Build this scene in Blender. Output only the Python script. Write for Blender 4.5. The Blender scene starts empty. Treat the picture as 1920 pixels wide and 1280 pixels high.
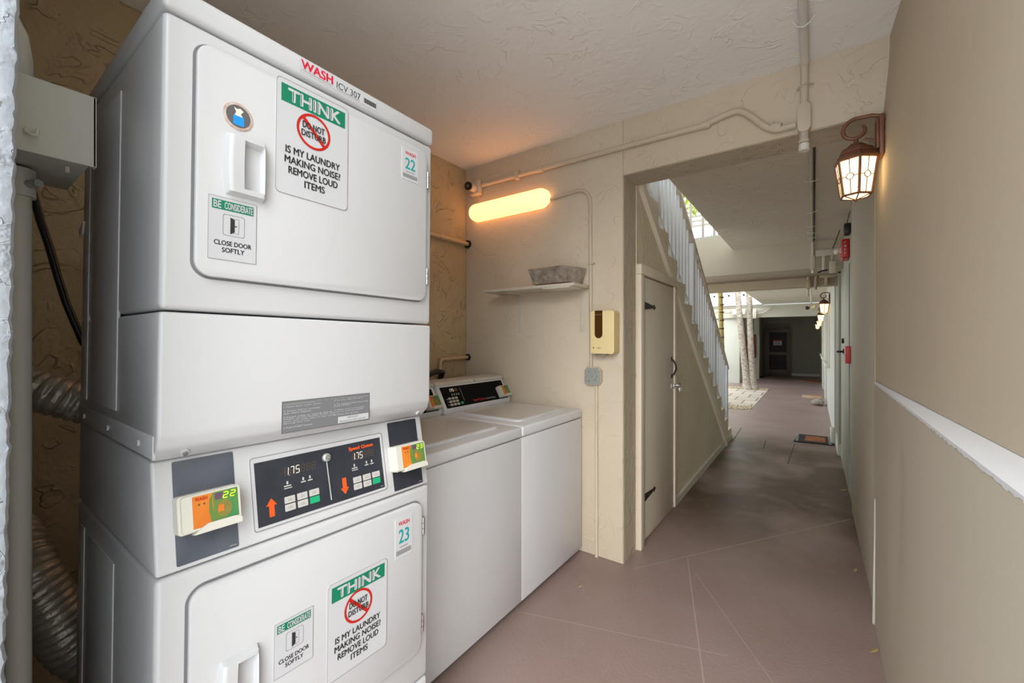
import bpy, bmesh, math, random
from mathutils import Vector, Matrix, Quaternion
random.seed(7)
SC = bpy.context.scene
COL = SC.collection
PI = math.pi

# ------------------------------------------------------------------ camera, world, light
cam_d = bpy.data.cameras.new('camera'); cam = bpy.data.objects.new('camera', cam_d); COL.objects.link(cam)
cam_d.sensor_width = 36.0; cam_d.lens = 36.0 * 785.0 / 1920.0; cam_d.clip_start = 0.02; cam_d.clip_end = 200
cam_d.shift_y = -3.0 / 1920.0
cam.location = (0, 0, 1.37); cam.rotation_euler = (PI / 2, 0, math.atan(565.0 / 785.0))
SC.camera = cam
SC.view_settings.view_transform = 'Standard'; SC.view_settings.look = 'None'
SC.view_settings.gamma = 1; SC.view_settings.use_curve_mapping = False
SC.view_settings.exposure = 0.66
W = bpy.data.worlds.new('world'); SC.world = W; W.use_nodes = True
wn = W.node_tree.nodes; wl = W.node_tree.links
bg = wn['Background']
tc = wn.new('ShaderNodeTexCoord'); sp = wn.new('ShaderNodeSeparateXYZ'); cr = wn.new('ShaderNodeValToRGB')
cr.color_ramp.elements[0].position = 0.42; cr.color_ramp.elements[0].color = (0.62, 0.62, 0.60, 1)
cr.color_ramp.elements[1].position = 0.56; cr.color_ramp.elements[1].color = (0.86, 0.93, 1.0, 1)
mp = wn.new('ShaderNodeMath'); mp.operation = 'MULTIPLY_ADD'; mp.inputs[1].default_value = 0.5; mp.inputs[2].default_value = 0.5
wl.new(tc.outputs['Generated'], sp.inputs[0]); wl.new(sp.outputs['Z'], mp.inputs[0]); wl.new(mp.outputs[0], cr.inputs[0])
ysc = wn.new('ShaderNodeMapRange'); ysc.interpolation_type = 'SMOOTHSTEP'; ysc.inputs[1].default_value = 0.25; ysc.inputs[2].default_value = -0.45; ysc.inputs[3].default_value = 0.95; ysc.inputs[4].default_value = 2.2
wl.new(sp.outputs['Y'], ysc.inputs[0]); wl.new(ysc.outputs[0], bg.inputs['Strength'])   # the hazy sky is brightest on the street side, where the sun stands
wl.new(cr.outputs['Color'], bg.inputs['Color'])

def sun(name, direction, energy, angle, color=(1, 1, 1)):
    d = bpy.data.lights.new(name, 'SUN'); d.energy = energy; d.angle = math.radians(angle); d.color = color
    o = bpy.data.objects.new(name, d); COL.objects.link(o)
    o.rotation_euler = Vector(direction).to_track_quat('-Z', 'Y').to_euler(); return o
sun('hazy_sun', (-0.20, 0.76, -0.60), 4.6, 60, (1.0, 0.985, 0.965))

# ------------------------------------------------------------------ materials
def mat(name, col, rough=0.5, metal=0.0, var=0.0, vscale=4.0, bump=0.0, bscale=30.0, spec=0.5, emit=None, estr=0.0, col2=None, trans=0.0, stretch=None, detail=4.0):
    m = bpy.data.materials.new(name); m.use_nodes = True
    N = m.node_tree.nodes; L = m.node_tree.links; b = N['Principled BSDF']
    c = (*col, 1) if len(col) == 3 else col
    b.inputs['Base Color'].default_value = c
    b.inputs['Roughness'].default_value = rough; b.inputs['Metallic'].default_value = metal
    b.inputs['Specular IOR Level'].default_value = spec
    if trans: b.inputs['Transmission Weight'].default_value = trans
    t = N.new('ShaderNodeTexCoord'); vec = t.outputs['Object']
    if stretch:
        mpn = N.new('ShaderNodeMapping'); mpn.inputs['Scale'].default_value = stretch; L.new(vec, mpn.inputs[0]); vec = mpn.outputs[0]
    n = N.new('ShaderNodeTexNoise'); n.inputs['Scale'].default_value = vscale; n.inputs['Detail'].default_value = detail; L.new(vec, n.inputs['Vector'])
    mix = N.new('ShaderNodeMix'); mix.data_type = 'RGBA'
    r = N.new('ShaderNodeMapRange'); r.inputs[1].default_value = 0.3; r.inputs[2].default_value = 0.7; L.new(n.outputs['Fac'], r.inputs[0]); L.new(r.outputs[0], mix.inputs[0])
    c2 = (*col2, 1) if col2 else tuple(x * (1 - (var or 0.03)) for x in c[:3]) + (1,)
    mix.inputs[6].default_value = c; mix.inputs[7].default_value = c2
    L.new(mix.outputs[2], b.inputs['Base Color'])
    if bump:
        n2 = N.new('ShaderNodeTexNoise'); n2.inputs['Scale'].default_value = bscale; n2.inputs['Detail'].default_value = 3; L.new(vec, n2.inputs['Vector'])
        bp = N.new('ShaderNodeBump'); bp.inputs['Strength'].default_value = bump; bp.inputs['Distance'].default_value = 0.01
        L.new(n2.outputs['Fac'], bp.inputs['Height']); L.new(bp.outputs[0], b.inputs['Normal'])
    if emit:
        b.inputs['Emission Color'].default_value = (*emit, 1); b.inputs['Emission Strength'].default_value = estr
    return m

def stucco(name, col, col2, scale=5.0, strength=0.5, dist=0.012, rough=0.75, fine=60, ridge=True, vscale=1.3):
    """trowelled stucco: low plateaus with ridged edges over a fine grain"""
    m = bpy.data.materials.new(name); m.use_nodes = True
    N = m.node_tree.nodes; L = m.node_tree.links; b = N['Principled BSDF']; b.inputs['Roughness'].default_value = rough
    b.inputs['Specular IOR Level'].default_value = 0.35
    t = N.new('ShaderNodeTexCoord'); vec = t.outputs['Object']
    n = N.new('ShaderNodeTexNoise'); n.inputs['Scale'].default_value = vscale; n.inputs['Detail'].default_value = 5; L.new(vec, n.inputs[0])
    mix = N.new('ShaderNodeMix'); mix.data_type = 'RGBA'; mix.inputs[6].default_value = (*col, 1); mix.inputs[7].default_value = (*col2, 1)
    r = N.new('ShaderNodeMapRange'); r.inputs[1].default_value = 0.35; r.inputs[2].default_value = 0.68
    L.new(n.outputs['Fac'], r.inputs[0]); L.new(r.outputs[0], mix.inputs[0]); L.new(mix.outputs[2], b.inputs['Base Color'])
    a = N.new('ShaderNodeTexNoise'); a.inputs['Scale'].default_value = scale; a.inputs['Detail'].default_value = 2.5; a.inputs['Distortion'].default_value = 1.4; L.new(vec, a.inputs[0])
    ramp = N.new('ShaderNodeValToRGB'); e = ramp.color_ramp.elements
    if ridge:
        e[0].position = 0.50; e[0].color = (0.25, 0.25, 0.25, 1); e[1].position = 0.54; e[1].color = (0.6, 0.6, 0.6, 1)
        k = ramp.color_ramp.elements.new(0.52); k.color = (1, 1, 1, 1)
    else:
        e[0].position = 0.48; e[0].color = (0, 0, 0, 1); e[1].position = 0.56; e[1].color = (1, 1, 1, 1)
    L.new(a.outputs['Fac'], ramp.inputs[0])
    ms = N.new('ShaderNodeTexNoise'); ms.inputs['Scale'].default_value = scale * 1.7; ms.inputs['Detail'].default_value = 3; mo = N.new('ShaderNodeMapping'); mo.inputs['Location'].default_value = (7.3, 2.1, 4.4); L.new(vec, mo.inputs[0]); L.new(mo.outputs[0], ms.inputs[0])
    mr = N.new('ShaderNodeMapRange'); mr.inputs[1].default_value = 0.44; mr.inputs[2].default_value = 0.62; L.new(ms.outputs['Fac'], mr.inputs[0])
    mk = N.new('ShaderNodeMath'); mk.operation = 'MULTIPLY'; L.new(ramp.outputs[0], mk.inputs[0]); L.new(mr.outputs[0], mk.inputs[1])
    g = N.new('ShaderNodeTexNoise'); g.inputs['Scale'].default_value = fine; g.inputs['Detail'].default_value = 2; L.new(vec, g.inputs[0])
    ad = N.new('ShaderNodeMath'); ad.operation = 'MULTIPLY_ADD'; ad.inputs[1].default_value = 0.25
    L.new(g.outputs['Fac'], ad.inputs[0]); L.new(mk.outputs[0], ad.inputs[2])
    bp = N.new('ShaderNodeBump'); bp.inputs['Strength'].default_value = strength; bp.inputs['Distance'].default_value = dist
    L.new(ad.outputs[0], bp.inputs['Height']); L.new(bp.outputs[0], b.inputs['Normal'])
    return m

def s2l(r, g, b):
    f = lambda c: ((c / 255 + 0.055) / 1.055) ** 2.4 if c / 255 > 0.04045 else c / 255 / 12.92
    return (f(r), f(g), f(b))

M = {}
M['wall_end'] = stucco('stucco_beige', s2l(210, 197, 176), s2l(203, 188, 165), 5.0, 0.6, 0.006)
M['wall_back'] = stucco('stucco_tan', s2l(186, 166, 132), s2l(174, 154, 120), 6.0, 0.9, 0.014, ridge=True)
M['wall_near'] = stucco('stucco_pale', s2l(164, 171, 178), s2l(152, 159, 166), 22.0, 0.8, 0.004, fine=120)
M['wall_right'] = stucco('wall_right_paint', s2l(200, 187, 164), s2l(194, 181, 158), 1.5, 0.25, 0.004, fine=140, ridge=False)
M['wall_right_low'] = stucco('wall_right_low_paint', s2l(196, 188, 170), s2l(192, 184, 166), 1.5, 0.25, 0.004, fine=140, ridge=False)
M['ceiling'] = stucco('ceiling_plaster', s2l(244, 243, 241), s2l(240, 239, 237), 4.5, 0.55, 0.006, fine=40)
M['ceil_corr'] = stucco('ceiling_corridor_plaster', s2l(216, 206, 190), s2l(210, 200, 184), 5.0, 0.65, 0.008, fine=30)
M['stair_wall'] = stucco('stucco_stair', s2l(226, 215, 190), s2l(216, 204, 176), 7.0, 0.75, 0.009)
M['jamb'] = stucco('stucco_jamb', s2l(192, 180, 160), s2l(186, 174, 153), 10.0, 0.75, 0.008)
M['trim'] = mat('trim_beige', s2l(226, 214, 194), 0.5, var=0.05, bump=0.15, bscale=25)
M['door_paint'] = mat('door_paint', s2l(216, 207, 188), 0.5, var=0.05, bump=0.1, bscale=18, stretch=(1, 1, 0.2))
M['green_wall'] = mat('green_grey_paint', s2l(168, 168, 152), 0.55, var=0.08, bump=0.15, bscale=12)
M['green_dark'] = mat('olive_door_paint', s2l(120, 118, 98), 0.5, var=0.08)
M['beam'] = mat('beam_paint', s2l(176, 160, 134), 0.6, var=0.06, bump=0.2, bscale=10)
M['beam_dark'] = mat('beam_dark', s2l(140, 124, 102), 0.6, var=0.06)
M['beam_face'] = mat('slab_face', s2l(196, 186, 166), 0.6, var=0.05, bump=0.2, bscale=8)
M['white_enamel'] = mat('white_enamel', s2l(190, 190, 191), 0.32, var=0.015, bump=0.015, bscale=160)
M['white_plastic'] = mat('white_plastic', s2l(190, 191, 192), 0.3, var=0.02)
M['cream_plastic'] = mat('cream_plastic', s2l(200, 197, 186), 0.4, var=0.03)
M['beige_plastic'] = mat('dispenser_plastic', s2l(238, 216, 160), 0.4, var=0.04)
M['brown_window'] = mat('dispenser_window', s2l(78, 52, 20), 0.2, var=0.1)
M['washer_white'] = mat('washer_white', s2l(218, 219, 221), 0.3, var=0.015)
M['lid'] = mat('washer_lid', s2l(218, 214, 208), 0.2, var=0.02)
M['pipe'] = mat('painted_conduit', s2l(202, 188, 166), 0.45, var=0.06, bump=0.1, bscale=40)
M['pipe_white'] = mat('painted_conduit_white', s2l(222, 219, 212), 0.45, var=0.05)
M['pipe_tan'] = mat('painted_pipe_tan', s2l(196, 170, 132), 0.45, var=0.06)
M['pipe_corr'] = mat('painted_conduit_grey', s2l(186, 177, 162), 0.5, var=0.06)
M['greybox'] = mat('box_paint', s2l(196, 194, 184), 0.5, var=0.05)
M['galv'] = mat('galvanised', s2l(176, 180, 172), 0.45, metal=0.35, var=0.15, vscale=60)
M['chrome'] = mat('chrome', (0.6, 0.6, 0.6), 0.2, metal=1)
M['iron'] = mat('black_iron', s2l(46, 38, 34), 0.5, metal=0.4, var=0.2)
M['black'] = mat('black', (0.012, 0.012, 0.013), 0.35, var=0.1)
M['panel_black'] = mat('panel_black', s2l(8, 8, 9), 0.65, spec=0.12)
M['panel_navy'] = mat('panel_navy', s2l(46, 49, 58), 0.45, col2=s2l(38, 41, 49), vscale=30)
M['panel_grey'] = mat('panel_grey', s2l(92, 96, 104), 0.45, col2=s2l(66, 72, 84), vscale=9)
M['green_sign'] = mat('sign_green', s2l(8, 116, 84), 0.4)
M['sign_white'] = mat('sign_white', s2l(188, 189, 191), 0.35)
M['ink'] = mat('ink', (0.02, 0.02, 0.02), 0.5)
M['grey_ink'] = mat('grey_ink', s2l(120, 120, 120), 0.5)
M['label_grey'] = mat('label_grey', s2l(112, 112, 114), 0.5)
M['red_ink'] = mat('red_ink', s2l(180, 26, 14), 0.45)
M['wash_red'] = mat('wash_red', s2l(214, 28, 60), 0.45)
M['wash_red2'] = mat('wash_red_sticker', s2l(200, 36, 30), 0.45)
M['teal'] = mat('teal_ink', s2l(20, 150, 150), 0.45)
M['orange'] = mat('orange_ink', s2l(216, 84, 24), 0.45)
M['orange_card'] = mat('reader_orange', s2l(210, 128, 42), 0.4, col2=s2l(200, 104, 36), vscale=30)
M['green_card'] = mat('reader_green', s2l(56, 128, 74), 0.4, col2=s2l(104, 124, 54), vscale=25)
M['purple'] = mat('reader_purple', s2l(96, 70, 96), 0.4)
M['lime'] = mat('digit_lime', s2l(200, 240, 30), 0.4, emit=s2l(200, 240, 30), estr=0.6)
M['digit_off'] = mat('digit_unlit', s2l(92, 76, 56), 0.5)
M['digit_on'] = mat('digit_lit', s2l(226, 214, 196), 0.4, emit=s2l(226, 214, 196), estr=0.4)
M['btn_grey'] = mat('button_grey', s2l(184, 182, 176), 0.45)
M['btn_green'] = mat('button_green', s2l(24, 160, 108), 0.45)
M['foil'] = mat('foil_duct', s2l(178, 172, 160), 0.36, metal=0.55, var=0.2, vscale=20, bump=0.4, bscale=50)
M['copper'] = mat('lantern_bronze', s2l(138, 92, 66), 0.45, metal=0.35, col2=s2l(108, 74, 56), vscale=20)
M['bronze_dark'] = mat('lantern_dark_bronze', s2l(98, 58, 36), 0.45, metal=0.35, var=0.3, vscale=20)
M['lead'] = mat('leading', s2l(84, 70, 54), 0.5)
M['glow'] = mat('lantern_glass', (0.9, 0.75, 0.5), 0.4, emit=(1.0, 0.68, 0.32), estr=2.1)
M['glow_far'] = mat('lantern_glass_far', (0.9, 0.75, 0.5), 0.4, emit=(1.0, 0.68, 0.30), estr=2.2)
M['tube_glow'] = mat('tube_diffuser', (0.9, 0.8, 0.6), 0.4, emit=(1.0, 0.40, 0.13), estr=1.9, col2=(0.8, 0.7, 0.5))
M['wood_shelf'] = mat('shelf_paint', s2l(206, 198, 182), 0.5, var=0.08, vscale=14)
M['wrap'] = mat('plastic_wrap', s2l(166, 156, 144), 0.22, col2=s2l(120, 106, 94), vscale=26, bump=0.8, bscale=45, spec=0.8)
M['paper'] = mat('paper', s2l(220, 214, 196), 0.7)
M['brown'] = mat('brown_card', s2l(104, 74, 52), 0.7)
M['red_plastic'] = mat('red_plastic', s2l(200, 24, 22), 0.35)
M['red_pull'] = mat('red_pull', s2l(216, 62, 58), 0.4)
M['lens'] = mat('clear_lens', s2l(220, 214, 204), 0.1, spec=0.8)
M['rail_white'] = mat('rail_white', s2l(226, 228, 232), 0.45, var=0.03)
M['rail_beige'] = mat('rail_beige', s2l(196, 182, 164), 0.5, var=0.04)
M['facade'] = stucco('facade_white', s2l(196, 197, 186), s2l(188, 189, 178), 3, 0.3, 0.006)
M['facade_trim'] = mat('facade_trim', s2l(204, 201, 186), 0.6, var=0.04)
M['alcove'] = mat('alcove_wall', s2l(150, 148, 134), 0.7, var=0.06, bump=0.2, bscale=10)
M['door_brown'] = mat('screen_door_frame', s2l(112, 98, 88), 0.5, var=0.08)
M['screen_dark'] = mat('screen_mesh', s2l(38, 30, 28), 0.6, var=0.1)
M['board'] = mat('board_red', s2l(150, 74, 56), 0.6, var=0.08)
M['bark'] = mat('palm_bark', s2l(186, 178, 164), 0.85, col2=s2l(120, 108, 94), vscale=14, bump=0.6, bscale=20, stretch=(1, 1, 2.5), detail=8)
M['bark_green'] = mat('palm_bark_green', s2l(190, 168, 96), 0.7, col2=s2l(126, 108, 56), vscale=6, stretch=(0.3, 0.3, 6))
M['ring'] = mat('palm_ring', s2l(80, 62, 34), 0.8)
M['leaf'] = mat('palm_leaf', s2l(150, 190, 50), 0.5, col2=s2l(196, 210, 70), vscale=5)
M['roof'] = mat('roof_white', s2l(236, 228, 220), 0.7, col2=s2l(220, 206, 196), vscale=3)
M['mat_black'] = mat('mat_black', s2l(34, 32, 32), 0.9, bump=0.6, bscale=120)
M['mat_orange'] = mat('mat_orange', s2l(168, 100, 44), 0.9, col2=s2l(130, 70, 32), vscale=20, bump=0.5, bscale=100)
M['mat_tan'] = mat('mat_tan', s2l(190, 162, 132), 0.9, col2=s2l(160, 128, 100), vscale=30)
M['rock'] = mat('rock', s2l(176, 168, 152), 0.8, col2=s2l(120, 110, 98), vscale=20, bump=0.6, bscale=40)
M['pebble'] = mat('pebble', s2l(206, 192, 164), 0.8, col2=s2l(150, 132, 106), vscale=30)
M['leaf_dry'] = mat('dry_leaf', s2l(170, 146, 96), 0.8, var=0.2)
M['blue'] = mat('badge_blue', s2l(30, 140, 214), 0.4)
M['badge_dark'] = mat('badge_dark', s2l(92, 90, 90), 0.5, var=0.1)
M['badge_rim'] = mat('badge_rim', s2l(176, 130, 100), 0.5, col2=s2l(200, 196, 190), vscale=60)
M['wire'] = mat('white_wire', s2l(214, 206, 190), 0.5)

def floor_mat():
    m = mat('painted_concrete', s2l(152, 132, 127), 0.42, col2=s2l(141, 119, 112), vscale=1.6, bump=0.12, bscale=70, detail=8)
    N = m.node_tree.nodes; L = m.node_tree.links; b = N['Principled BSDF']
    src = b.inputs['Base Color'].links[0].from_socket
    t = N.new('ShaderNodeTexCoord'); sx = N.new('ShaderNodeSeparateXYZ'); L.new(t.outputs['Object'], sx.inputs[0])
    # trodden-in dirt: a patch of its own on the slab between the stair door and the first doormat
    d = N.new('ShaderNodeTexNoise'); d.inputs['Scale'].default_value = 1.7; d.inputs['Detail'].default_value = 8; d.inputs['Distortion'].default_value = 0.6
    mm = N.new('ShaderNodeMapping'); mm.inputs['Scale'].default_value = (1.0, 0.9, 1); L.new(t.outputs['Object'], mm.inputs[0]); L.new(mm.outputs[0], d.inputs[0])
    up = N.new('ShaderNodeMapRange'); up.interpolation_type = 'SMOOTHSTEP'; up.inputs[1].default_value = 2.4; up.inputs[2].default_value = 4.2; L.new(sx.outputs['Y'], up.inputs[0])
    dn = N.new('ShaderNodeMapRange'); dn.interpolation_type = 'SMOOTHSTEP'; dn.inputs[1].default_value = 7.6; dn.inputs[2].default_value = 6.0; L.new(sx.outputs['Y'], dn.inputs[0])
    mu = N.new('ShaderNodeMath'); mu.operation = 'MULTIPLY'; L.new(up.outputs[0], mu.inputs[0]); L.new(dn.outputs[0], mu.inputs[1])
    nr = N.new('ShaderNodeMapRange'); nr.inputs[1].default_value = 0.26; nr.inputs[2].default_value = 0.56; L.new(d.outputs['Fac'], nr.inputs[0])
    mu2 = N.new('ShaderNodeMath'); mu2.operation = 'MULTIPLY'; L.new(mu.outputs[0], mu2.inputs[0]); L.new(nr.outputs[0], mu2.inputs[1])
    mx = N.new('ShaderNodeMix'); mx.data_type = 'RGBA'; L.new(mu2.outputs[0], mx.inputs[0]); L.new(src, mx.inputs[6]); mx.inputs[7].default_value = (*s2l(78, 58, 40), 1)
    # pale scuffs
    s = N.new('ShaderNodeTexNoise'); s.inputs['Scale'].default_value = 5; s.inputs['Detail'].default_value = 12; s.inputs['Roughness'].default_value = 0.75; L.new(t.outputs['Object'], s.inputs[0])
    sr = N.new('ShaderNodeMapRange'); sr.inputs[1].default_value = 0.55; sr.inputs[2].default_value = 0.75; sr.inputs[4].default_value = 0.45; L.new(s.outputs['Fac'], sr.inputs[0])
    mx2 = N.new('ShaderNodeMix'); mx2.data_type = 'RGBA'; L.new(sr.outputs[0], mx2.inputs[0]); L.new(mx.outputs[2], mx2.inputs[6]); mx2.inputs[7].default_value = (*s2l(158, 144, 139), 1)
    L.new(mx2.outputs[2], b.inputs['Base Color'])
    return m
M['floor'] = floor_mat()
M['score'] = mat('score_line', s2l(182, 163, 155), 0.6, var=0.1, vscale=20)
M['joint'] = mat('joint_dark', s2l(84, 70, 60), 0.8)
M['ground'] = mat('forecourt_bounce', s2l(238, 237, 235), 0.8, var=0.03)  # kept near white so the unseen ground reflects more light indoors

def paver_mat():
    m = mat('pavers', s2l(220, 210, 196), 0.75, bump=0.2, bscale=30)
    N = m.node_tree.nodes; L = m.node_tree.links; b = N['Principled BSDF']
    t = N.new('ShaderNodeTexCoord'); br = N.new('ShaderNodeTexBrick'); mp = N.new('ShaderNodeMapping'); mp.inputs['Rotation'].default_value = (0, 0, 0)
    L.new(t.outputs['Object'], mp.inputs[0]); L.new(mp.outputs[0], br.inputs[0])
    br.inputs['Color1'].default_value = (*s2l(204, 194, 180), 1); br.inputs['Color2'].default_value = (*s2l(188, 174, 160), 1); br.inputs['Mortar'].default_value = (*s2l(118, 104, 92), 1)
    br.inputs['Scale'].default_value = 1.0; br.inputs['Brick Width'].default_value = 0.42; br.inputs['Row Height'].default_value = 0.6; br.inputs['Mortar Size'].default_value = 0.014; br.offset = 0.5
    L.new(br.outputs['Color'], b.inputs['Base Color']); return m
M['pavers'] = paver_mat()

# ------------------------------------------------------------------ helpers
OFF = {}
class MB:
    def __init__(s): s.bm = bmesh.new(); s.mats = []
    def mi(s, m):
        if m not in s.mats: s.mats.append(m)
        return s.mats.index(m)
    def _set(s, faces, m, smooth=False):
        k = s.mi(m)
        for f in faces: f.material_index = k; f.smooth = smooth
    def box(s, x0, x1, y0, y1, z0, z1, m, bev=0.0, seg=2):
        v = [s.bm.verts.new(p) for p in ((x0, y0, z0), (x1, y0, z0), (x1, y1, z0), (x0, y1, z0), (x0, y0, z1), (x1, y0, z1), (x1, y1, z1), (x0, y1, z1))]
        F = [s.bm.faces.new([v[i] for i in q]) for q in ((0, 3, 2, 1), (4, 5, 6, 7), (0, 1, 5, 4), (1, 2, 6, 5), (2, 3, 7, 6), (3, 0, 4, 7))]
        s._set(F, m)
        if bev:
            E = {e for f in F for e in f.edges}
            r = bmesh.ops.bevel(s.bm, geom=list(E), offset=bev, segments=seg, affect='EDGES', profile=0.5, clamp_overlap=True)
            s._set(r['faces'], m, True)
        return s
    def prism(s, pts, m, axis='y', a0=0, a1=1, bev=0.0, seg=2, closed=True):
        """pts: 2-D outline; axis y -> (x,z) outline, axis x -> (y,z), axis z -> (x,y)"""
        def P(p, a):
            return {'y': (p[0], a, p[1]), 'x': (a, p[0], p[1]), 'z': (p[0], p[1], a)}[axis]
        A = [s.bm.verts.new(P(p, a0)) for p in pts]; B = [s.bm.verts.new(P(p, a1)) for p in pts]
        n = len(pts); F = [s.bm.faces.new(A), s.bm.faces.new(B[::-1])]
        for i in range(n): F.append(s.bm.faces.new([A[i], B[i], B[(i + 1) % n], A[(i + 1) % n]]))
        s._set(F, m); bmesh.ops.recalc_face_normals(s.bm, faces=F)
        if bev:
            E = {e for f in F for e in f.edges}
            r = bmesh.ops.bevel(s.bm, geom=list(E), offset=bev, segments=seg, affect='EDGES', profile=0.5, clamp_overlap=True)
            s._set(r['faces'], m, True)
        return s
    def tube(s, path, r, m, seg=12, cap=True, rf=None):
        P = [Vector(p) for p in path]; rings = []
        T = [(P[min(i + 1, len(P) - 1)] - P[max(i - 1, 0)]).normalized() for i in range(len(P))]
        n = T[0].orthogonal().normalized()
        for i, p in enumerate(P):
            if i:
                q = T[i - 1].rotation_difference(T[i]); n = (q @ n).normalized()
            b = T[i].cross(n).normalized(); rr = rf(i) if rf else (r[i] if isinstance(r, (list, tuple)) else r)
            rings.append([s.bm.verts.new(p + (n * math.cos(2 * PI * k / seg) + b * math.sin(2 * PI * k / seg)) * rr) for k in range(seg)])
        F = []
        for i in range(len(rings) - 1):
            for k in range(seg):
                F.append(s.bm.faces.new([rings[i][k], rings[i][(k + 1) % seg], rings[i + 1][(k + 1) % seg], rings[i + 1][k]]))
        s._set(F, m, True)
        if cap:
            C = [s.bm.faces.new(rings[0][::-1]), s.bm.faces.new(rings[-1])]; s._set(C, m)
        return s
    def cyl(s, p0, p1, r, m, seg=16, r2=None): return s.tube([p0, p1], [r, r if r2 is None else r2], m, seg)
    def sphere(s, c, r, m, seg=16, sc=(1, 1, 1)):
        g = bmesh.ops.create_uvsphere(s.bm, u_segments=seg, v_segments=seg // 2, radius=r)
        for v in g['verts']: v.co = Vector((v.co.x * sc[0], v.co.y * sc[1], v.co.z * sc[2])) + Vector(c)
        s._set({f for v in g['verts'] for f in v.link_faces}, m, True); return s
    def quad(s, pts, m):
        f = s.bm.faces.new([s.bm.verts.new(p) for p in pts]); s._set([f], m); return s
    def loft(s, rings, m, cap=True, smooth=False):
        R = [[s.bm.verts.new(p) for p in r] for r in rings]; n = len(R[0]); F = []
        for i in range(len(R) - 1):
            for k in range(n): F.append(s.bm.faces.new([R[i][k], R[i][(k + 1) % n], R[i + 1][(k + 1) % n], R[i + 1][k]]))
        if cap: F += [s.bm.faces.new(R[0][::-1]), s.bm.faces.new(R[-1])]
        s._set(F, m, smooth); bmesh.ops.recalc_face_normals(s.bm, faces=F); return s
    def build(s, name, parent=None, kind=None):
        bmesh.ops.remove_doubles(s.bm, verts=s.bm.verts, dist=1e-6)
        off = OFF.get(parent.name, Vector((0, 0, 0))) if parent else Vector((0, 0, 0))
        if parent is None and kind is None:
            xs = [v.co for v in s.bm.verts]
            off = Vector(((min(c.x for c in xs) + max(c.x for c in xs)) / 2, (min(c.y for c in xs) + max(c.y for c in xs)) / 2, min(c.z for c in xs)))
        if off.length: bmesh.ops.translate(s.bm, verts=s.bm.verts, vec=-off)
        me = bpy.data.meshes.new(name); s.bm.to_mesh(me); s.bm.free()
        for m in s.mats: me.materials.append(M[m])
        try: me.set_sharp_from_angle(angle=math.radians(40))
        except Exception: pass
        o = bpy.data.objects.new(name, me); COL.objects.link(o)
        if parent: o.parent = parent; OFF[o.name] = off
        else: o.location = off; OFF[o.name] = off
        if kind: o['kind'] = kind
        return o

def tag(o, label, cat, group=None):
    o['label'] = label; o['category'] = cat
    if group: o['group'] = group
    return o
def thing(name, loc, label, cat, group=None):
    o = bpy.data.objects.new(name, None); COL.objects.link(o); o.location = loc; o.empty_display_size = 0.05
    OFF[o.name] = Vector(loc); return tag(o, label, cat, group)
def struct(name, mb, parent=None): return mb.build(name, parent, None if parent else 'structure') if parent else mb.build(name, None, 'structure')
def copy_tree(o, parent=None):
    c = o.copy(); COL.objects.link(c)
    if parent: c.parent = parent
    OFF[c.name] = OFF.get(o.name, Vector((0, 0, 0)))
    for ch in list(o.children): copy_tree(ch, c)
    return c

def rrect(x0, y0, x1, y1, r, n=6):
    pts = []
    for cx, cy, a in ((x1 - r, y0 + r, -90), (x1 - r, y1 - r, 0), (x0 + r, y1 - r, 90), (x0 + r, y0 + r, 180)):
        for i in range(n + 1):
            t = math.radians(a + 90 * i / n); pts.append((cx + r * math.cos(t), cy + r * math.sin(t)))
    return pts

_tc = {}
def text_geo(s, bold):
    k = (s, bold)
    if k not in _tc:
        cu = bpy.data.curves.new('t', 'FONT'); cu.body = s; cu.size = 1; cu.offset = bold; cu.resolution_u = 3
        o = bpy.data.objects.new('t', cu); COL.objects.link(o)
        bpy.context.view_layer.update()
        me = bpy.data.meshes.new_from_object(o.evaluated_get(bpy.context.evaluated_depsgraph_get()))
        _tc[k] = ([tuple(v.co[:2]) for v in me.vertices], [tuple(p.vertices) for p in me.polygons])
        bpy.data.objects.remove(o); bpy.data.curves.remove(cu); bpy.data.meshes.remove(me)
    return _tc[k]

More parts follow.
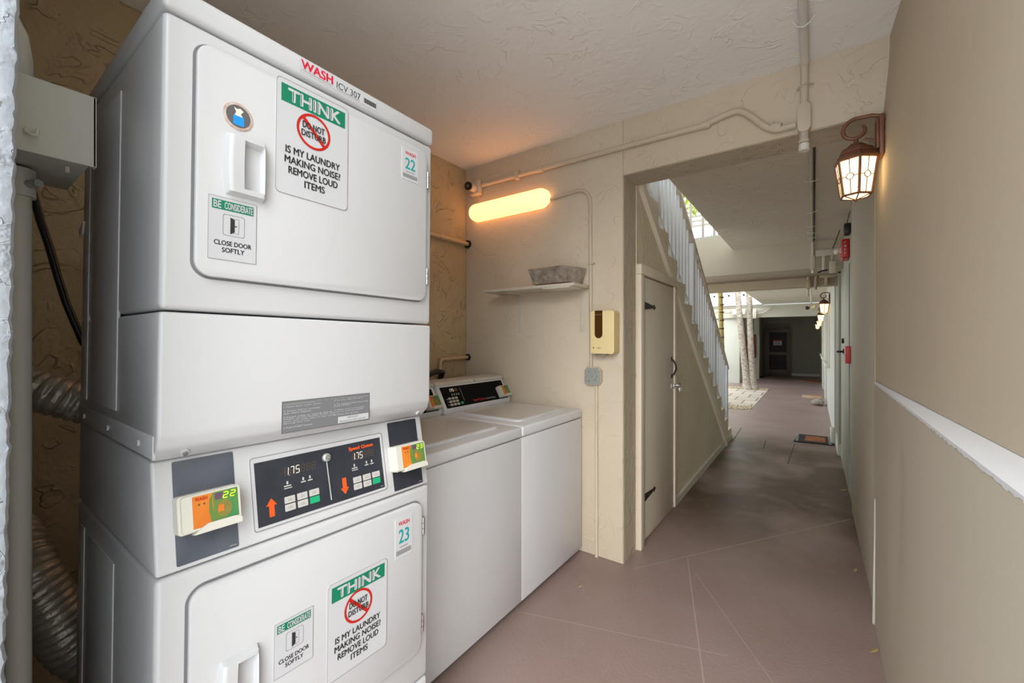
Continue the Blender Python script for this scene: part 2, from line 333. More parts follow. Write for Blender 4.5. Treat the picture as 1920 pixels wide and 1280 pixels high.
class Decal:
    """print on a flat face: origin, u (reading direction), v (up); layers sit a hair apart"""
    def __init__(s, o, u, v, mb=None):
        s.o = Vector(o); s.u = Vector(u).normalized(); s.v = Vector(v).normalized(); s.n = s.u.cross(s.v); s.mb = mb or MB()
    def P(s, a, b, h): return s.o + s.u * a + s.v * b + s.n * h
    def poly(s, pts, m, h):
        f = s.mb.bm.faces.new([s.mb.bm.verts.new(s.P(a, b, h)) for a, b in pts]); s.mb._set([f], m); return s
    def slab(s, pts, m, h0, h1):
        A = [s.mb.bm.verts.new(s.P(a, b, h0)) for a, b in pts]; B = [s.mb.bm.verts.new(s.P(a, b, h1)) for a, b in pts]; n = len(pts)
        F = [s.mb.bm.faces.new(A[::-1]), s.mb.bm.faces.new(B)] + [s.mb.bm.faces.new([A[i], A[(i + 1) % n], B[(i + 1) % n], B[i]]) for i in range(n)]
        s.mb._set(F, m); return s
    def rect(s, a0, b0, a1, b1, m, h): return s.poly([(a0, b0), (a1, b0), (a1, b1), (a0, b1)], m, h)
    def ring(s, ca, cb, ra, rb, w, m, h, n=40):
        for i in range(n):
            t, q = 2 * PI * i / n, 2 * PI * (i + 1) / n
            s.poly([(ca + ra * math.cos(t), cb + rb * math.sin(t)), (ca + ra * math.cos(q), cb + rb * math.sin(q)), (ca + (ra - w) * math.cos(q), cb + (rb - w) * math.sin(q)), (ca + (ra - w) * math.cos(t), cb + (rb - w) * math.sin(t))], m, h)
        return s
    def outline(s, pts, w, m, h):
        n = len(pts); cx = sum(p[0] for p in pts) / n; cy = sum(p[1] for p in pts) / n
        def inn(p):
            d = Vector((p[0] - cx, p[1] - cy)); mx = max(abs(q[0] - cx) for q in pts); my = max(abs(q[1] - cy) for q in pts)
            return (cx + d.x * (mx - w) / mx, cy + d.y * (my - w) / my)
        for i in range(n): s.poly([pts[i], pts[(i + 1) % n], inn(pts[(i + 1) % n]), inn(pts[i])], m, h)
        return s
    def text(s, t, a0, b0, a1, b1, m, h, bold=0.0):
        """letters fitted to the box; bold = overprinted a hair to each side"""
        V, F = text_geo(t, 0.0)
        x0 = min(v[0] for v in V); x1 = max(v[0] for v in V); y0 = min(v[1] for v in V); y1 = max(v[1] for v in V)
        e = (b1 - b0) * bold
        for da, db in (((0, 0),) if not bold else ((-e, 0), (e, 0), (0, e * .8), (0, -e * .8))):
            vs = [s.mb.bm.verts.new(s.P(a0 + da + (x - x0) / (x1 - x0) * (a1 - a0), b0 + db + (y - y0) / (y1 - y0) * (b1 - b0), h + da * 1e-3)) for x, y in V]
            out = []
            for f in F:
                try: out.append(s.mb.bm.faces.new([vs[i] for i in f]))
                except ValueError: pass
            s.mb._set(out, m)
            for f in out:
                f.normal_update()
                if f.normal.dot(s.n) < 0: f.normal_flip()
        return s

SEG7 = {'0': 'abcdef', '1': 'bc', '2': 'abged', '3': 'abgcd', '4': 'fgbc', '5': 'afgcd', '7': 'abc', '8': 'abcdefg'}
def digit(d, ch, a, b, w, hgt, m, h, th=None, slant=0.12):
    th = th or w * 0.2
    segs = {'a': (0, 1, 1, 1), 'b': (1, 1, 1, .5), 'c': (1, .5, 1, 0), 'd': (0, 0, 1, 0), 'e': (0, .5, 0, 0), 'f': (0, 1, 0, .5), 'g': (0, .5, 1, .5)}
    for k in SEG7[ch]:
        x0, y0, x1, y1 = segs[k]
        x0, x1 = a + x0 * w, a + x1 * w; y0, y1 = b + y0 * hgt, b + y1 * hgt
        sh = lambda y: (y - b) * slant
        if k in 'adg': pts = [(x0 + th * .3 + sh(y0), y0 - th / 2), (x1 - th * .3 + sh(y0), y0 - th / 2), (x1 - th * .3 + sh(y0), y0 + th / 2), (x0 + th * .3 + sh(y0), y0 + th / 2)]
        else:
            lo, hi = min(y0, y1) + th * .25, max(y0, y1) - th * .25
            pts = [(x0 - th / 2 + sh(lo), lo), (x0 + th / 2 + sh(lo), lo), (x0 + th / 2 + sh(hi), hi), (x0 - th / 2 + sh(hi), hi)]
        d.poly(pts, m, h)

XB = -2.228; YE = 2.469; YI = 2.69; ZC = 2.71; ZK = 2.47; XR = 0.25

# ------------------------------------------------------------------ the setting
b = MB(); b.quad([(-2.6, -0.3, 0), (0.6, -0.3, 0), (0.6, 9.3, 0), (-2.6, 9.3, 0)], 'floor')
b.quad([(-7, 6.6, 0), (-2.6, 6.6, 0), (-2.6, 9.3, 0), (-7, 9.3, 0)], 'floor')
b.quad([(-1.0, 9.3, 0), (0.6, 9.3, 0), (0.6, 13.7, 0), (-1.0, 13.7, 0)], 'floor'); b.quad([(-7, 13.7, 0), (0.6, 13.7, 0), (0.6, 19.5, 0), (-7, 19.5, 0)], 'floor')
def line(p, q, w, m, z=0.0008):
    p, q = Vector((*p, z)), Vector((*q, z)); d = (q - p).normalized(); n = Vector((-d.y, d.x, 0)) * w / 2
    b.quad([p - n, q - n, q + n, p + n], m)
line((-1.20, 1.735), (-0.30, 2.02), 0.0035, 'score'); line((-0.876, 2.458), (0.232, 4.11), 0.005, 'score')
line((-0.64, 2.771), (-0.33, 1.72), 0.005, 'score'); line((-0.56, 2.62), (-0.06, 1.86), 0.0035, 'score')
line((-0.885, 6.30), (-0.91, 7.4), 0.012, 'joint'); line((-0.524, 6.63), (-0.51, 6.10), 0.012, 'joint'); line((-0.2, 6.65), (-0.229, 5.52), 0.012, 'joint')
struct('floor', b)
b = MB(); b.quad([(-60, -90, -0.02), (60, -90, -0.02), (60, -0.3, -0.02), (-60, -0.3, -0.02)], 'ground'); struct('floor_forecourt_bounce', b)  # unseen ground, stretched far out to bounce daylight up to the ceiling
b = MB(); b.box(-7, -1.0, 9.9, 13.2, -0.05, 0.004, 'pavers'); struct('floor_courtyard_pavers', b)
b = MB()
for y0, y1 in ((9.3, 9.9), (13.2, 13.7)): b.box(-7, -1.0, y0, y1, -0.05, -0.005, 'pebble')
struct('floor_gravel_bed', b)

b = MB(); b.box(XB - 0.2, 0.6, -0.1, YE, ZC, ZC + 0.2, 'ceiling'); struct('ceiling', b)
b = MB(); b.box(XB - 0.2, XB, -0.1, YI, 0, ZC, 'wall_back'); struct('wall_back', b)
b = MB(); rg = random.Random(11); prof = []
ye = lambda z: 0.0504 + .0137 * (z - .97)
b.box(XB, -0.77, -0.1, 0.030, 0, ZC, 'wall_near')
nz = 420; rows = []
for i in range(nz + 1):
    z = ZC * i / nz; j = .0006 * math.sin(z * 97) + .0007 * math.sin(z * 233 + 1) + rg.uniform(-.0008, .0008)
    rows.append([(XB, ye(z) - .002, z), (-.80, ye(z) - .002 , z), (-.762, ye(z) + j, z), (-.754, ye(z) - .003 + j, z), (-.75 + j, ye(z) - .012, z), (-.75, -.1, z), (XB, -.1, z)])
b.loft(rows, 'wall_near', True, True)
struct('wall_near_left', b)
# end wall with the passage opening: pier, lintel, reveal faces in the duller jamb paint
b = MB()
b.box(XB, -0.943, YE, YI, 0, ZC + 0.2, 'wall_end', 0.006); b.box(-0.943, 0.6, YE, YI, 2.376, ZC + 0.2, 'wall_end', 0.004)
b.box(-0.945, -0.9405, YE + 0.008, YI + 0.002, 0, 2.376, 'jamb'); b.box(-0.94, 0.27, YE + 0.008, YI + 0.001, 2.3735, 2.378, 'jamb')
struct('wall_end', b)

# right wall: lower part stands slightly proud with a white painted ledge, upper part flares back
def xlow(y): return 0.240 - 0.016 * max(0, (2.6 - y)) / 1.7
def xup(y, z):
    t = min(1, max(0, (z - 2.25) / 0.45)); t = t * t * (3 - 2 * t)
    return xlow(y) + 0.004 + 0.066 * max(0, 2.62 - y) / 1.75 + 0.024 * t
b = MB(); ys = [0.0 + i * 2.68 / 240 for i in range(241)]
def grid(fx, z_list, m, yl=ys):
    V = [[b.bm.verts.new((fx(y, z), y, z)) for z in z_list] for y in yl]
    F = [b.bm.faces.new([V[i][j], V[i][j + 1], V[i + 1][j + 1], V[i + 1][j]]) for i in range(len(yl) - 1) for j in range(len(z_list) - 1)]
    b._set(F, m, True)
def bulge(y, z):  # slow undulation of the plaster
    return 0.004 * math.sin(y * 3.1 + 0.6) * math.sin(z * 2.6) + 0.007 * math.exp(-((y - 1.9 + (z - 0.9) * 0.25) / 0.10) ** 2) * max(0, min(1, (1.15 - z) / 0.3)) * max(0, min(1, (z - .3) / .4))
grid(lambda y, z: xlow(y) + bulge(y, z), [0, .2, .4, .6, .8, .95, 1.05, 1.12, 1.165], 'wall_right_low')
grid(lambda y, z: xup(y, z) + bulge(y, z) * .6, [1.172, 1.4, 1.7, 2.0, 2.2] + [2.25 + i * .05 for i in range(11)], 'wall_right')
for i in range(240):
    y0, y1 = ys[i], ys[i + 1]
    jf = lambda y: 0.0012 * math.sin(y * 61) + 0.0016 * math.sin(y * 173 + 1) + 0.0014 * math.sin(y * 401); j0 = jf(y0); j1 = jf(y1)
    b.quad([(xlow(y0) + bulge(y0, 1.165), y0, 1.165), (xlow(y1) + bulge(y1, 1.165), y1, 1.165), (xup(y1, 1.17) + .01, y1, 1.172), (xup(y0, 1.17) + .01, y0, 1.172)], 'rail_white')
    if y0 > 0.2: b.quad([(xlow(y0) - .0012 + bulge(y0, 1.15), y0, 1.158 + j0 * min(1, max(0, (2.6 - y0) / 1.2))), (xlow(y1) - .0012 + bulge(y1, 1.15), y1, 1.158 + j1 * min(1, max(0, (2.6 - y1) / 1.2))), (xlow(y1) - .0012 + bulge(y1, 1.16), y1, 1.166), (xlow(y0) - .0012 + bulge(y0, 1.16), y0, 1.166)], 'rail_white')
# rounded end and the return behind it
b.box(0.242, 0.6, 2.672, 2.70, 0, 2.9, 'wall_right'); b.quad([(0.6, 0.0, 0), (0.6, 0.0, 2.9), (0.6, 2.7, 2.9), (0.6, 2.7, 0)], 'wall_right')
b.box(0.33, 0.6, 0, 0.01, 0, 2.71, 'wall_right')
struct('wall_right', b)
b = MB(); b.prism([(.231, 0), (.25, 0), (.25, .62), (.2385, .60), (.2375, .45), (.234, .25)], 'facade_trim', 'y', 2.655, 2.676, .002)
struct('trim_wall_corner_strip', b)
b = MB(); b.box(0.25, 0.6, 2.70, 4.30, 0, 2.62, 'wall_right_low', 0.004); struct('wall_right_passage', b)
b = MB(); b.box(0.262, 0.6, 4.30, 19.5, 0, 2.9, 'green_wall'); struct('wall_right_corridor', b)
b = MB(); b.box(0.235, 0.262, 7.25, 19.3, 0, 2.45, 'facade'); struct('wall_right_far', b)
b = MB(); b.box(0.19, 0.236, 6.95, 7.35, 0, 0.16, 'facade', 0.01); b.box(0.235, 0.262, 6.3, 7.25, 0, 0.15, 'facade_trim'); struct('baseboard_right', b)

b = MB(); b.box(-6, 6, -0.1, 2.69, 2.915, 9.0, 'facade'); struct('sun_block_upper_storey', b)  # unseen storey block, added to keep the sun off the courtyard
# corridor ceiling slab with the stairwell opening, upstairs walkway, beams
b = MB(); b.box(-0.80, 0.6, YI, 5.74, ZK, 2.64, 'ceil_corr'); struct('ceiling_corridor', b)
b = MB(); b.box(-6, 0.6, 5.74, 6.35, 2.167, 2.645, 'beam_face', 0.004); struct('trim_slab_beam', b)
b = MB(); b.box(-6, 0.262, 6.35, 6.40, 2.15, 2.26, 'beam_dark'); b.box(-6, 0.262, 6.40, 6.55, 2.035, 2.30, 'beam'); b.box(-6, 0.262, 6.385, 6.40, 2.15, 2.175, 'beam_dark'); struct('trim_wood_beam', b)
b = MB(); b.box(-1.25, 0.6, 6.55, 14.9, 2.45, 2.65, 'facade_trim'); struct('ceiling_walkway', b)
b = MB(); b.box(-2.6, 0.6, 2.69, 2.80, 2.95, 3.4, 'facade_trim'); 
b.bm.free()

# far side of the courtyard
b = MB()
b.box(-6.5, -1.885, 14.9, 16.3, 0, 2.42, 'facade', 0.01); struct('wall_far_left', b)
b = MB(); b.box(-6.5, 0.262, 14.82, 15.05, 2.06, 2.42, 'facade_trim', 0.01); b.box(-6.5, 0.262, 14.78, 14.84, 2.38, 2.43, 'facade_trim'); struct('trim_far_beam', b)
b = MB(); b.box(-6.5, -1.25, 14.7, 16.0, 2.44, 2.67, 'rail_white'); struct('ceiling_far_slab', b)
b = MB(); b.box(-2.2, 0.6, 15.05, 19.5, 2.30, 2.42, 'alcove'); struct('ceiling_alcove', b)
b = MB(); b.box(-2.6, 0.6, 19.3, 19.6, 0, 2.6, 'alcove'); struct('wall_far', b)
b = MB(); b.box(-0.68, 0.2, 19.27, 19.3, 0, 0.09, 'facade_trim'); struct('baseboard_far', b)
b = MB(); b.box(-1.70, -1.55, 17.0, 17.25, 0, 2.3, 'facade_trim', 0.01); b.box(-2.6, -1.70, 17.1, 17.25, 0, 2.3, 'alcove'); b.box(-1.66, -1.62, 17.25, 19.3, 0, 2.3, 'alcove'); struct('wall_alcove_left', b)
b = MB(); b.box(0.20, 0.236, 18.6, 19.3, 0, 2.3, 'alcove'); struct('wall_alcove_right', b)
b = MB(); b.box(-6.5, 0.6, 16.0, 16.2, 2.67, 5.0, 'facade'); struct('wall_far_upstairs', b)

# ------------------------------------------------------------------ staircase
st = thing('staircase', (-1.4, 4.6, 0), 'beige stucco staircase climbing toward the laundry, seen from its side with sawtooth edge', 'stairs')
run, rise, nst = 0.262, 0.1725, 15
zs = lambda k: 0.143 + rise * k
ysn = lambda k: 6.58 - run * k
pts = [(YI + .0006, 0), (6.58, 0)]
for k in range(nst):
    pts += [(ysn(k), zs(k)), (ysn(k + 1) - 0.018, zs(k))] if k == 0 else [(ysn(k) + 0.004, zs(k)), (ysn(k + 1) - 0.018, zs(k))]
    pts += [(ysn(k + 1) - 0.018, zs(k) + 0.03)]
pts = [(max(p[0], YI + .0006), p[1]) for p in pts]
pts = [p for i, p in enumerate(pts) if i == 0 or (Vector(p) - Vector(pts[i - 1])).length > 1e-4]
b = MB(); b.prism(pts, 'stair_wall', 'x', -1.03, -0.935); b.build('stringer_wall', st)
for k in range(nst):
    b = MB(); y1 = ysn(k) + 0.02; y0 = max(ysn(k + 1) - 0.03, YI + .003)
    b.box(-1.95, -1.031, y0, y1, zs(k) - 0.05, zs(k) - 0.004, 'beam', 0.004); b.box(-1.94, -1.032, y1 - 0.05, y1 - 0.03, max(zs(k - 1) if k else 0, 0), zs(k) - 0.05, 'beam_dark')
    b.build('step', st)
b = MB(); b.prism([(2.735, 2.36), (2.735, 2.44), (6.06, 0.10), (6.10, 0.0), (5.98, 0.0), (5.95, 0.075)], 'trim', 'x', -0.936, -0.905); b.build('diagonal_trim', st)
b = MB(); b.prism([(3.56, 0), (6.55, 0), (6.55, .05), (6.0, .075), (3.56, .055)], 'facade_trim', 'x', -0.936, -0.918); b.build('base_curb', st)
b = MB(); b.box(-2.05, -1.95, YI + .01, 6.30, 0, 0.3, 'stair_wall'); b.build('rear_curb', st)

rl = thing('stair_railing', (-0.985, 4.6, 0), 'white baluster railing with flat beige handrail sloping up the staircase', 'railing')
zr = lambda y: 0.143 + (6.58 - y) * 0.658 + 0.775
b = MB()
b.prism([(6.45, zr(6.45) - .045), (6.45, zr(6.45) - .01), (2.72, zr(2.72)), (2.72, zr(2.72) - .04)], 'rail_beige', 'x', -1.03, -0.945); b.build('handrail', rl)
b = MB(); b.prism([(6.40, zr(6.40) - .775 + .05), (6.40, zr(6.40) - .775 + .085), (2.72, zr(2.72) - .775 + .085), (2.72, zr(2.72) - .775 + .05)], 'rail_white', 'x', -1.01, -0.975); b.build('bottom_rail', rl)
for y in (6.37, 5.50, 4.40, 3.25):
    b = MB(); b.box(-1.02, -0.95, y - .04, y + .04, zr(y) - .775 - .02, zr(y) - .03, 'rail_white', 0.004); b.build('post', rl)
y = 6.25; 
while y > 2.8:
    if min(abs(y - p) for p in (6.37, 5.50, 4.40, 3.25)) > 0.07:
        b = MB(); b.box(-1.005, -0.968, y - .014, y + .014, zr(y) - .775 - .01, zr(y) - .03, 'rail_white', 0.003); b.build('baluster', rl)
    y -= 0.118

# under-stair door
d1 = MB(); d1.box(-0.935, -0.917, 2.765, 3.51, 0.035, 1.79, 'door_paint', 0.003); d1 = struct('door_1', d1)
b = MB(); b.box(-0.936, -0.905, 2.693, 2.765, 0.0, 1.799, 'trim', 0.004); b.box(-0.936, -0.905, 3.51, 3.57, 0.03, 1.799, 'trim', 0.004); b.box(-0.936, -0.903, 2.693, 3.57, 1.80, 1.865, 'trim', 0.004); b.build('door_frame', d1)
for z in (1.60, 0.315):
    b = MB(); D = Decal((-0.917, 2.77, z), (0, 1, 0), (0, 0, 1), b)
    D.slab([(0, -.030), (0, .030), (.015, .026), (.215, .008), (.222, .020), (.240, .010), (.262, 0), (.240, -.010), (.222, -.020), (.215, -.008), (.015, -.026)], 'iron', 0, .004)
    for a in (.02, .1, .19): b.cyl(D.P(a, 0, .004), D.P(a, 0, .007), .006, 'bronze_dark', 8)
    b.build('strap_hinge', d1)
b = MB(); b.tube([(-0.917, 3.45, 1.215), (-0.897, 3.45, 1.20), (-0.882, 3.45, 1.165), (-0.882, 3.45, 1.135), (-0.897, 3.45, 1.10), (-0.917, 3.45, 1.085)], [.008, .006, .007, .007, .006, .008], 'iron', 10)
b.box(-.918, -.912, 3.437, 3.463, 1.21, 1.235, 'iron', .002); b.box(-.918, -.912, 3.437, 3.463, 1.065, 1.09, 'iron', .002); b.build('door_handle', d1)
b = MB(); b.box(-.918, -.912, 3.43, 3.50, .985, 1.02, 'cream_plastic', .002); b.box(-.91, -.90, 3.46, 3.57, .99, 1.015, 'chrome', .002); b.tube([(-.904, 3.55, 1.0), (-.885, 3.55, 1.0), (-.885, 3.57, 1.0), (-.904, 3.57, 1.0)], .003, 'chrome', 8); b.build('hasp', d1)
pl = thing('padlock', (-0.885, 3.57, 0.945), 'small silver padlock hanging on the hasp of the under-stair door', 'padlock')
b = MB(); b.box(-.897, -.873, 3.545, 3.60, .945, .985, 'chrome', .006, 3); b.build('lock_body', pl)
b = MB(); b.tube([(-.885, 3.555, .98), (-.885, 3.555, 1.005), (-.885, 3.562, 1.017), (-.885, 3.573, 1.022), (-.885, 3.584, 1.017), (-.885, 3.59, 1.005), (-.885, 3.59, .98)], .004, 'chrome', 8); b.build('shackle', pl)

# ------------------------------------------------------------------ doors and windows on the right side
d2 = MB(); d2.box(0.250, 0.262, 6.30, 7.22, 0.15, 2.15, 'green_dark', 0.002); d2 = struct('door_2', d2)
b = MB(); b.box(0.236, 0.262, 6.22, 6.30, 0.15, 2.22, 'green_wall', .003); b.box(0.236, 0.262, 6.22, 7.25, 2.15, 2.24, 'facade_trim', .003); b.build('door_frame', d2)
d3 = MB(); d3.box(0.254, 0.262, 4.75, 5.72, 0.02, 2.05, 'green_wall', 0.002); d3 = struct('door_3', d3)
b = MB(); b.cyl((.254, 5.45, 1.25), (.20, 5.45, 1.25), .011, 'iron'); b.tube([(.205, 5.45, 1.25), (.198, 5.40, 1.252), (.20, 5.33, 1.25)], .009, 'iron'); b.cyl((.255, 5.45, 1.25), (.245, 5.45, 1.25), .03, 'iron'); b.build('door_handle', d3)
b = MB(); b.cyl((.254, 5.45, 1.36), (.235, 5.45, 1.36), .026, 'iron'); b.build('deadbolt', d3)
for i, (y0, y1, z0, z1) in enumerate(((9.2, 10.6, 0.95, 2.05), (12.9, 14.1, 0.95, 2.05), (15.8, 16.8, 0.95, 2.05))):
    w = MB(); w.box(0.226, 0.236, y0, y1, z0, z1, 'galv'); w = struct('window_%d' % (i + 1), w)
    b = MB()
    for a in ((y0 - .05, y0, z0, z1), (y1, y1 + .05, z0, z1), (y0 - .05, y1 + .05, z1, z1 + .05), ((y0 + y1) / 2 - .02, (y0 + y1) / 2 + .02, z0, z1)): b.box(.215, .236, *a, 'facade_trim', .002)
    b.build('window_frame', w)
    b = MB(); b.box(.165, .236, y0 - .08, y1 + .08, z0 - .07, z0, 'facade_trim', .006); b.build('window_sill', w)
for i, (y0, y1) in enumerate(((11.2, 12.1), (14.6, 15.4))):
    d = MB(); d.box(.226, .236, y0, y1, 0.02, 2.05, 'rail_white', .002); d = struct('door_%d' % (i + 4), d)
    b = MB()
    for a in ((y0 - .06, y0, 0, 2.05), (y1, y1 + .06, 0, 2.05), (y0 - .06, y1 + .06, 2.05, 2.12)): b.box(.205, .236, *a, 'facade_trim', .003)
    b.build('door_frame', d)

# far screen door
d = MB(); d.box(-1.56, -0.72, 19.27, 19.3, 0.0, 2.0, 'door_brown'); d = struct('door_6', d)
d['label'] = 'brown screen door at the far end'
b = MB()
for a in ((-1.60, -1.40, 0, 1.659), (-0.84, -0.68, 0, 1.659), (-1.60, -.68, 1.66, 1.83), (-1.4, -.84, .78, .90), (-1.4, -.84, .04, .22)): b.box(a[0], a[1], 19.22, 19.272, a[2], a[3], 'door_brown', .006)
b.build('door_frame', d)
b = MB(); b.box(-1.4, -.84, 19.255, 19.271, .22, 1.66, 'screen_dark'); b.build('screen', d)
sg = MB(); Decal((-1.27, 19.25, 1.16), (1, 0, 0), (0, 0, 1), sg).slab([(0, 0), (.28, 0), (.28, .21), (0, .21)], 'sign_white', -.003, .004).rect(.03, .03, .25, .05, 'grey_ink', .006).rect(.06, .075, .22, .11, 'grey_ink', .006).rect(0, .165, .28, .21, 'wash_red2', .006)
tag(sg.build('door_sign'), 'small white notice with red top edge on the far screen door', 'sign')
nb = thing('notice_board', (-1.77, 17.05, .75), 'tall red notice board with white side strip beside the far alcove post', 'notice board')
b = MB(); b.box(-1.93, -1.64, 16.94, 16.998, .75, 1.55, 'board', .006); b.build('board_panel', nb)
b = MB(); b.box(-1.94, -1.63, 16.93, 16.945, 1.52, 1.56, 'brown'); b.build('board_frame', nb); b = MB(); b.box(-1.94, -1.63, 16.93, 16.945, .74, .78, 'brown'); b.build('board_frame', nb)
b = MB(); b.box(-1.615, -1.53, 16.96, 16.998, .80, 1.52, 'facade_trim', .003)
for i in range(9): b.box(-1.61, -1.535, 16.955, 16.961, .82 + i * .077, .875 + i * .077, 'galv')
tag(b.build('mail_slots'), 'narrow pale slotted panel on the alcove post near the far screen door', 'panel')
b = MB(); b.tube([(-.35, 19.24, 2.24), (.2, 19.24, 2.24)], .02, 'alcove', 8); b.tube([(-.36, 19.24, 2.26), (-.36, 19.24, 2.0)], .02, 'alcove', 8); b.box(-.42, -.33, 19.18, 19.3, 1.93, 2.03, 'alcove', .01)
tag(b.build('alcove_conduit'), 'dull painted conduit with small box high on the far alcove wall', 'pipe')
b = MB(); b.box(-2.06, -1.70, 14.62, 14.775, 2.15, 2.33, 'facade_trim', .02); b.box(-1.65, -1.40, 14.62, 14.775, 2.02, 2.30, 'facade_trim', .02); b.tube([(-2.6, 14.74, 2.30), (-2.05, 14.72, 2.30)], .02, 'facade_trim', 8); b.tube([(-1.4, 14.74, 2.16), (-1.2, 14.74, 2.2), (-1.02, 14.74, 2.35)], .02, 'facade_trim', 8)
tag(b.build('conduit_boxes'), 'white painted junction boxes and conduit on the far beam behind the palm trunks', 'junction box')

# upstairs railing across the courtyard
rr = thing('balcony_railing', (-3.8, 14.8, 2.67), 'white balcony railing along the upper floor across the courtyard', 'railing')
b = MB(); b.box(-6.4, -1.3, 14.78, 14.83, 3.55, 3.6, 'rail_white'); b.build('top_rail', rr)
b = MB(); b.box(-6.4, -1.3, 14.78, 14.83, 2.74, 2.79, 'rail_white'); b.build('bottom_rail', rr)
for i in range(13):
    b = MB(); x = -6.4 + i * .42; b.box(x, x + .05, 14.78, 14.83, 2.67, 3.56, 'rail_white'); b.build('baluster', rr)
# near upstairs railing above the slab beam
rr = thing('landing_railing', (-1.2, 5.85, 2.645), 'grey upstairs guard railing glimpsed through the stairwell opening', 'railing')
b = MB(); b.box(-2.6, .3, 5.84, 5.90, 2.665, 2.70, 'greybox'); b.build('bottom_rail', rr)
b = MB(); b.box(-2.6, .3, 5.83, 5.91, 3.60, 3.64, 'greybox'); b.build('top_rail', rr)
for x in (-1.80, -1.55, -1.315, -1.165, -1.03, -.85, -.6):
    b = MB(); b.box(x - .014, x + .014, 5.855, 5.885, 2.70, 3.60, 'greybox', .002); b.build('post', rr)
hs = thing('neighbour_house', (-4, 18.5, 2.67), 'white roofed building seen through the stairwell opening beyond the courtyard', 'building')
b = MB()
for i in range(11):
    y = 15.2 + i * .3; z = 3.75 + i * .26
    b.box(-8, 0.6, y + 0.95, y + 1.29, z + 1.6, z + 1.65, 'roof', .01)
b.build('roof_tiles', hs)
b = MB(); b.box(-6.5, 0.6, 16.0, 16.35, 5.002, 5.352, 'rail_white'); b.build('fascia', hs)

# ------------------------------------------------------------------ palms
def palm(name, p0, p1, r0, r1, label, bark, ringm=None, top=None, group=None, fronds=7, flen=1.6):
    t = thing(name, p0, label, 'palm tree', group)
    b = MB(); n = 40; P0, P1 = Vector(p0), Vector(p1); path = []; R = []
    for i in range(n + 1):
        f = i / n; p = P0.lerp(P1, f); p.x += 0.02 * math.sin(f * 5 + r0 * 30); path.append(p)
        R.append((r0 + (r1 - r0) * f + (r0 * 0.9 * math.exp(-f * 30))) * (1 + 0.04 * math.sin(i * 2.3)))
    b.tube(path, R, bark, 14); b.build('trunk', t)
    if ringm:
        for i in range(1, 26):
            b = MB(); p = P0.lerp(P1, i / 26 + .004 * math.sin(i * 7)); b.tube([p - Vector((0, 0, .012)), p + Vector((0, 0, .012))], r0 * 1.05, ringm, 14); b.build('trunk_ring', t)
    for k in range(fronds):
        b = MB(); a = 2 * PI * k / fronds + .3; dirv = Vector((math.cos(a), math.sin(a), 0)); prev = None
        rib = [P1 + dirv * (flen * q) + Vector((0, 0, 0.45 * flen * math.sin(q * 2.6) - .35 * q * q * flen)) for q in [i / 9 for i in range(10)]]
        b.tube(rib, [.02 * (1 - i / 11) for i in range(10)], 'leaf', 6)
        sd = Vector((-dirv.y, dirv.x, 0))
        for i in range(1, 10):
            for sg in (-1, 1):
                L = flen * .34 * (1 - abs(i / 9 - .45)); q = rib[i]; tip = q + sd * sg * L + dirv * L * .6 + Vector((0, 0, -L * .55)); w = dirv * .03
                b.bm.faces.new([b.bm.verts.new(v) for v in (q - w, q + w, (q + tip) / 2 + w * 1.2 + Vector((0, 0, .02)), tip, (q + tip) / 2 - w * 1.2 + Vector((0, 0, .02)))]).material_index = b.mi('leaf')
        b.build('frond', t)
    return t
palm('palm_tree', (-1.49, 13.2, 0), (-1.86, 13.1, 4.9), .085, .06, 'slender pale palm trunk leaning left, left of the pair by the gravel', 'bark')
palm('palm_tree', (-1.37, 13.26, 0), (-1.46, 13.1, 5.2), .085, .06, 'slender upright pale palm trunk, right of the pair by the gravel', 'bark')
palm('palm_tree', (-1.44, 9.0, 0), (-1.47, 9.0, 4.1), .045, .04, 'yellowish ringed palm trunk rising just behind the stair railing', 'bark_green', 'ring', fronds=9, flen=1.0)

b = MB(); rg = random.Random(3)
for i in range(900):
    zone = rg.random() < .55
    x = -1.0 - rg.random() * 1.6; y = 9.32 + rg.random() * .56 if zone else 13.22 + rg.random() * .46
    r = .012 + rg.random() * .02
    g = bmesh.ops.create_icosphere(b.bm, subdivisions=1, radius=r)
    for v in g['verts']: v.co = Vector((v.co.x, v.co.y, v.co.z * .6)) + Vector((x, y, r * .3))
    b._set({f for v in g['verts'] for f in v.link_faces}, 'pebble')
o = b.build('gravel'); tag(o, 'tan gravel strips around the courtyard paving', 'gravel'); o['kind'] = 'stuff'

# ------------------------------------------------------------------ stacked dryer
DW, DD = 0.636, 0.64
dr = thing('stacked_dryer', (-0.922, 0.215, 0), 'tall white stacked pair of coin laundry dryers in the foreground', 'tumble dryer')
OFF[dr.name] = Vector((0, 0, 0))
E1 = 'white_enamel'
b = MB()
b.prism([(-DD, 0.03), (0, 0.03), (0, .393), (-DD, .393)], E1, 'y', 0, DW, .010, 3)
b.prism([(-DD, 0.397), (0, 0.397), (0, .951), (-DD, .951)], E1, 'y', 0, DW, .010, 3)
b.prism([(-DD, .955), (-.001, .955), (-.004, .965), (-.041, 1.151), (-DD, 1.154)], E1, 'y', 0.001, DW - .001, .007, 3)
b.prism([(-DD, 1.158), (-.045, 1.158), (-.036, 1.150), (-.008, 1.176), (0, 1.20), (0, 1.420), (-DD, 1.420)], E1, 'y', 0, DW, .007, 3)
b.prism([(-DD, 1.424), (0, 1.424), (0, 1.951), (-DD, 1.951)], E1, 'y', 0, DW, .010, 3)
b.prism([(-DD, 1.955), (0.004, 1.955), (0.004, 2.004), (-DD, 2.004)], E1, 'y', -.002, DW + .002, .010, 3)
b.box(-DD + .02, -.07, .02, DW - .02, .05, 1.99, 'label_grey')
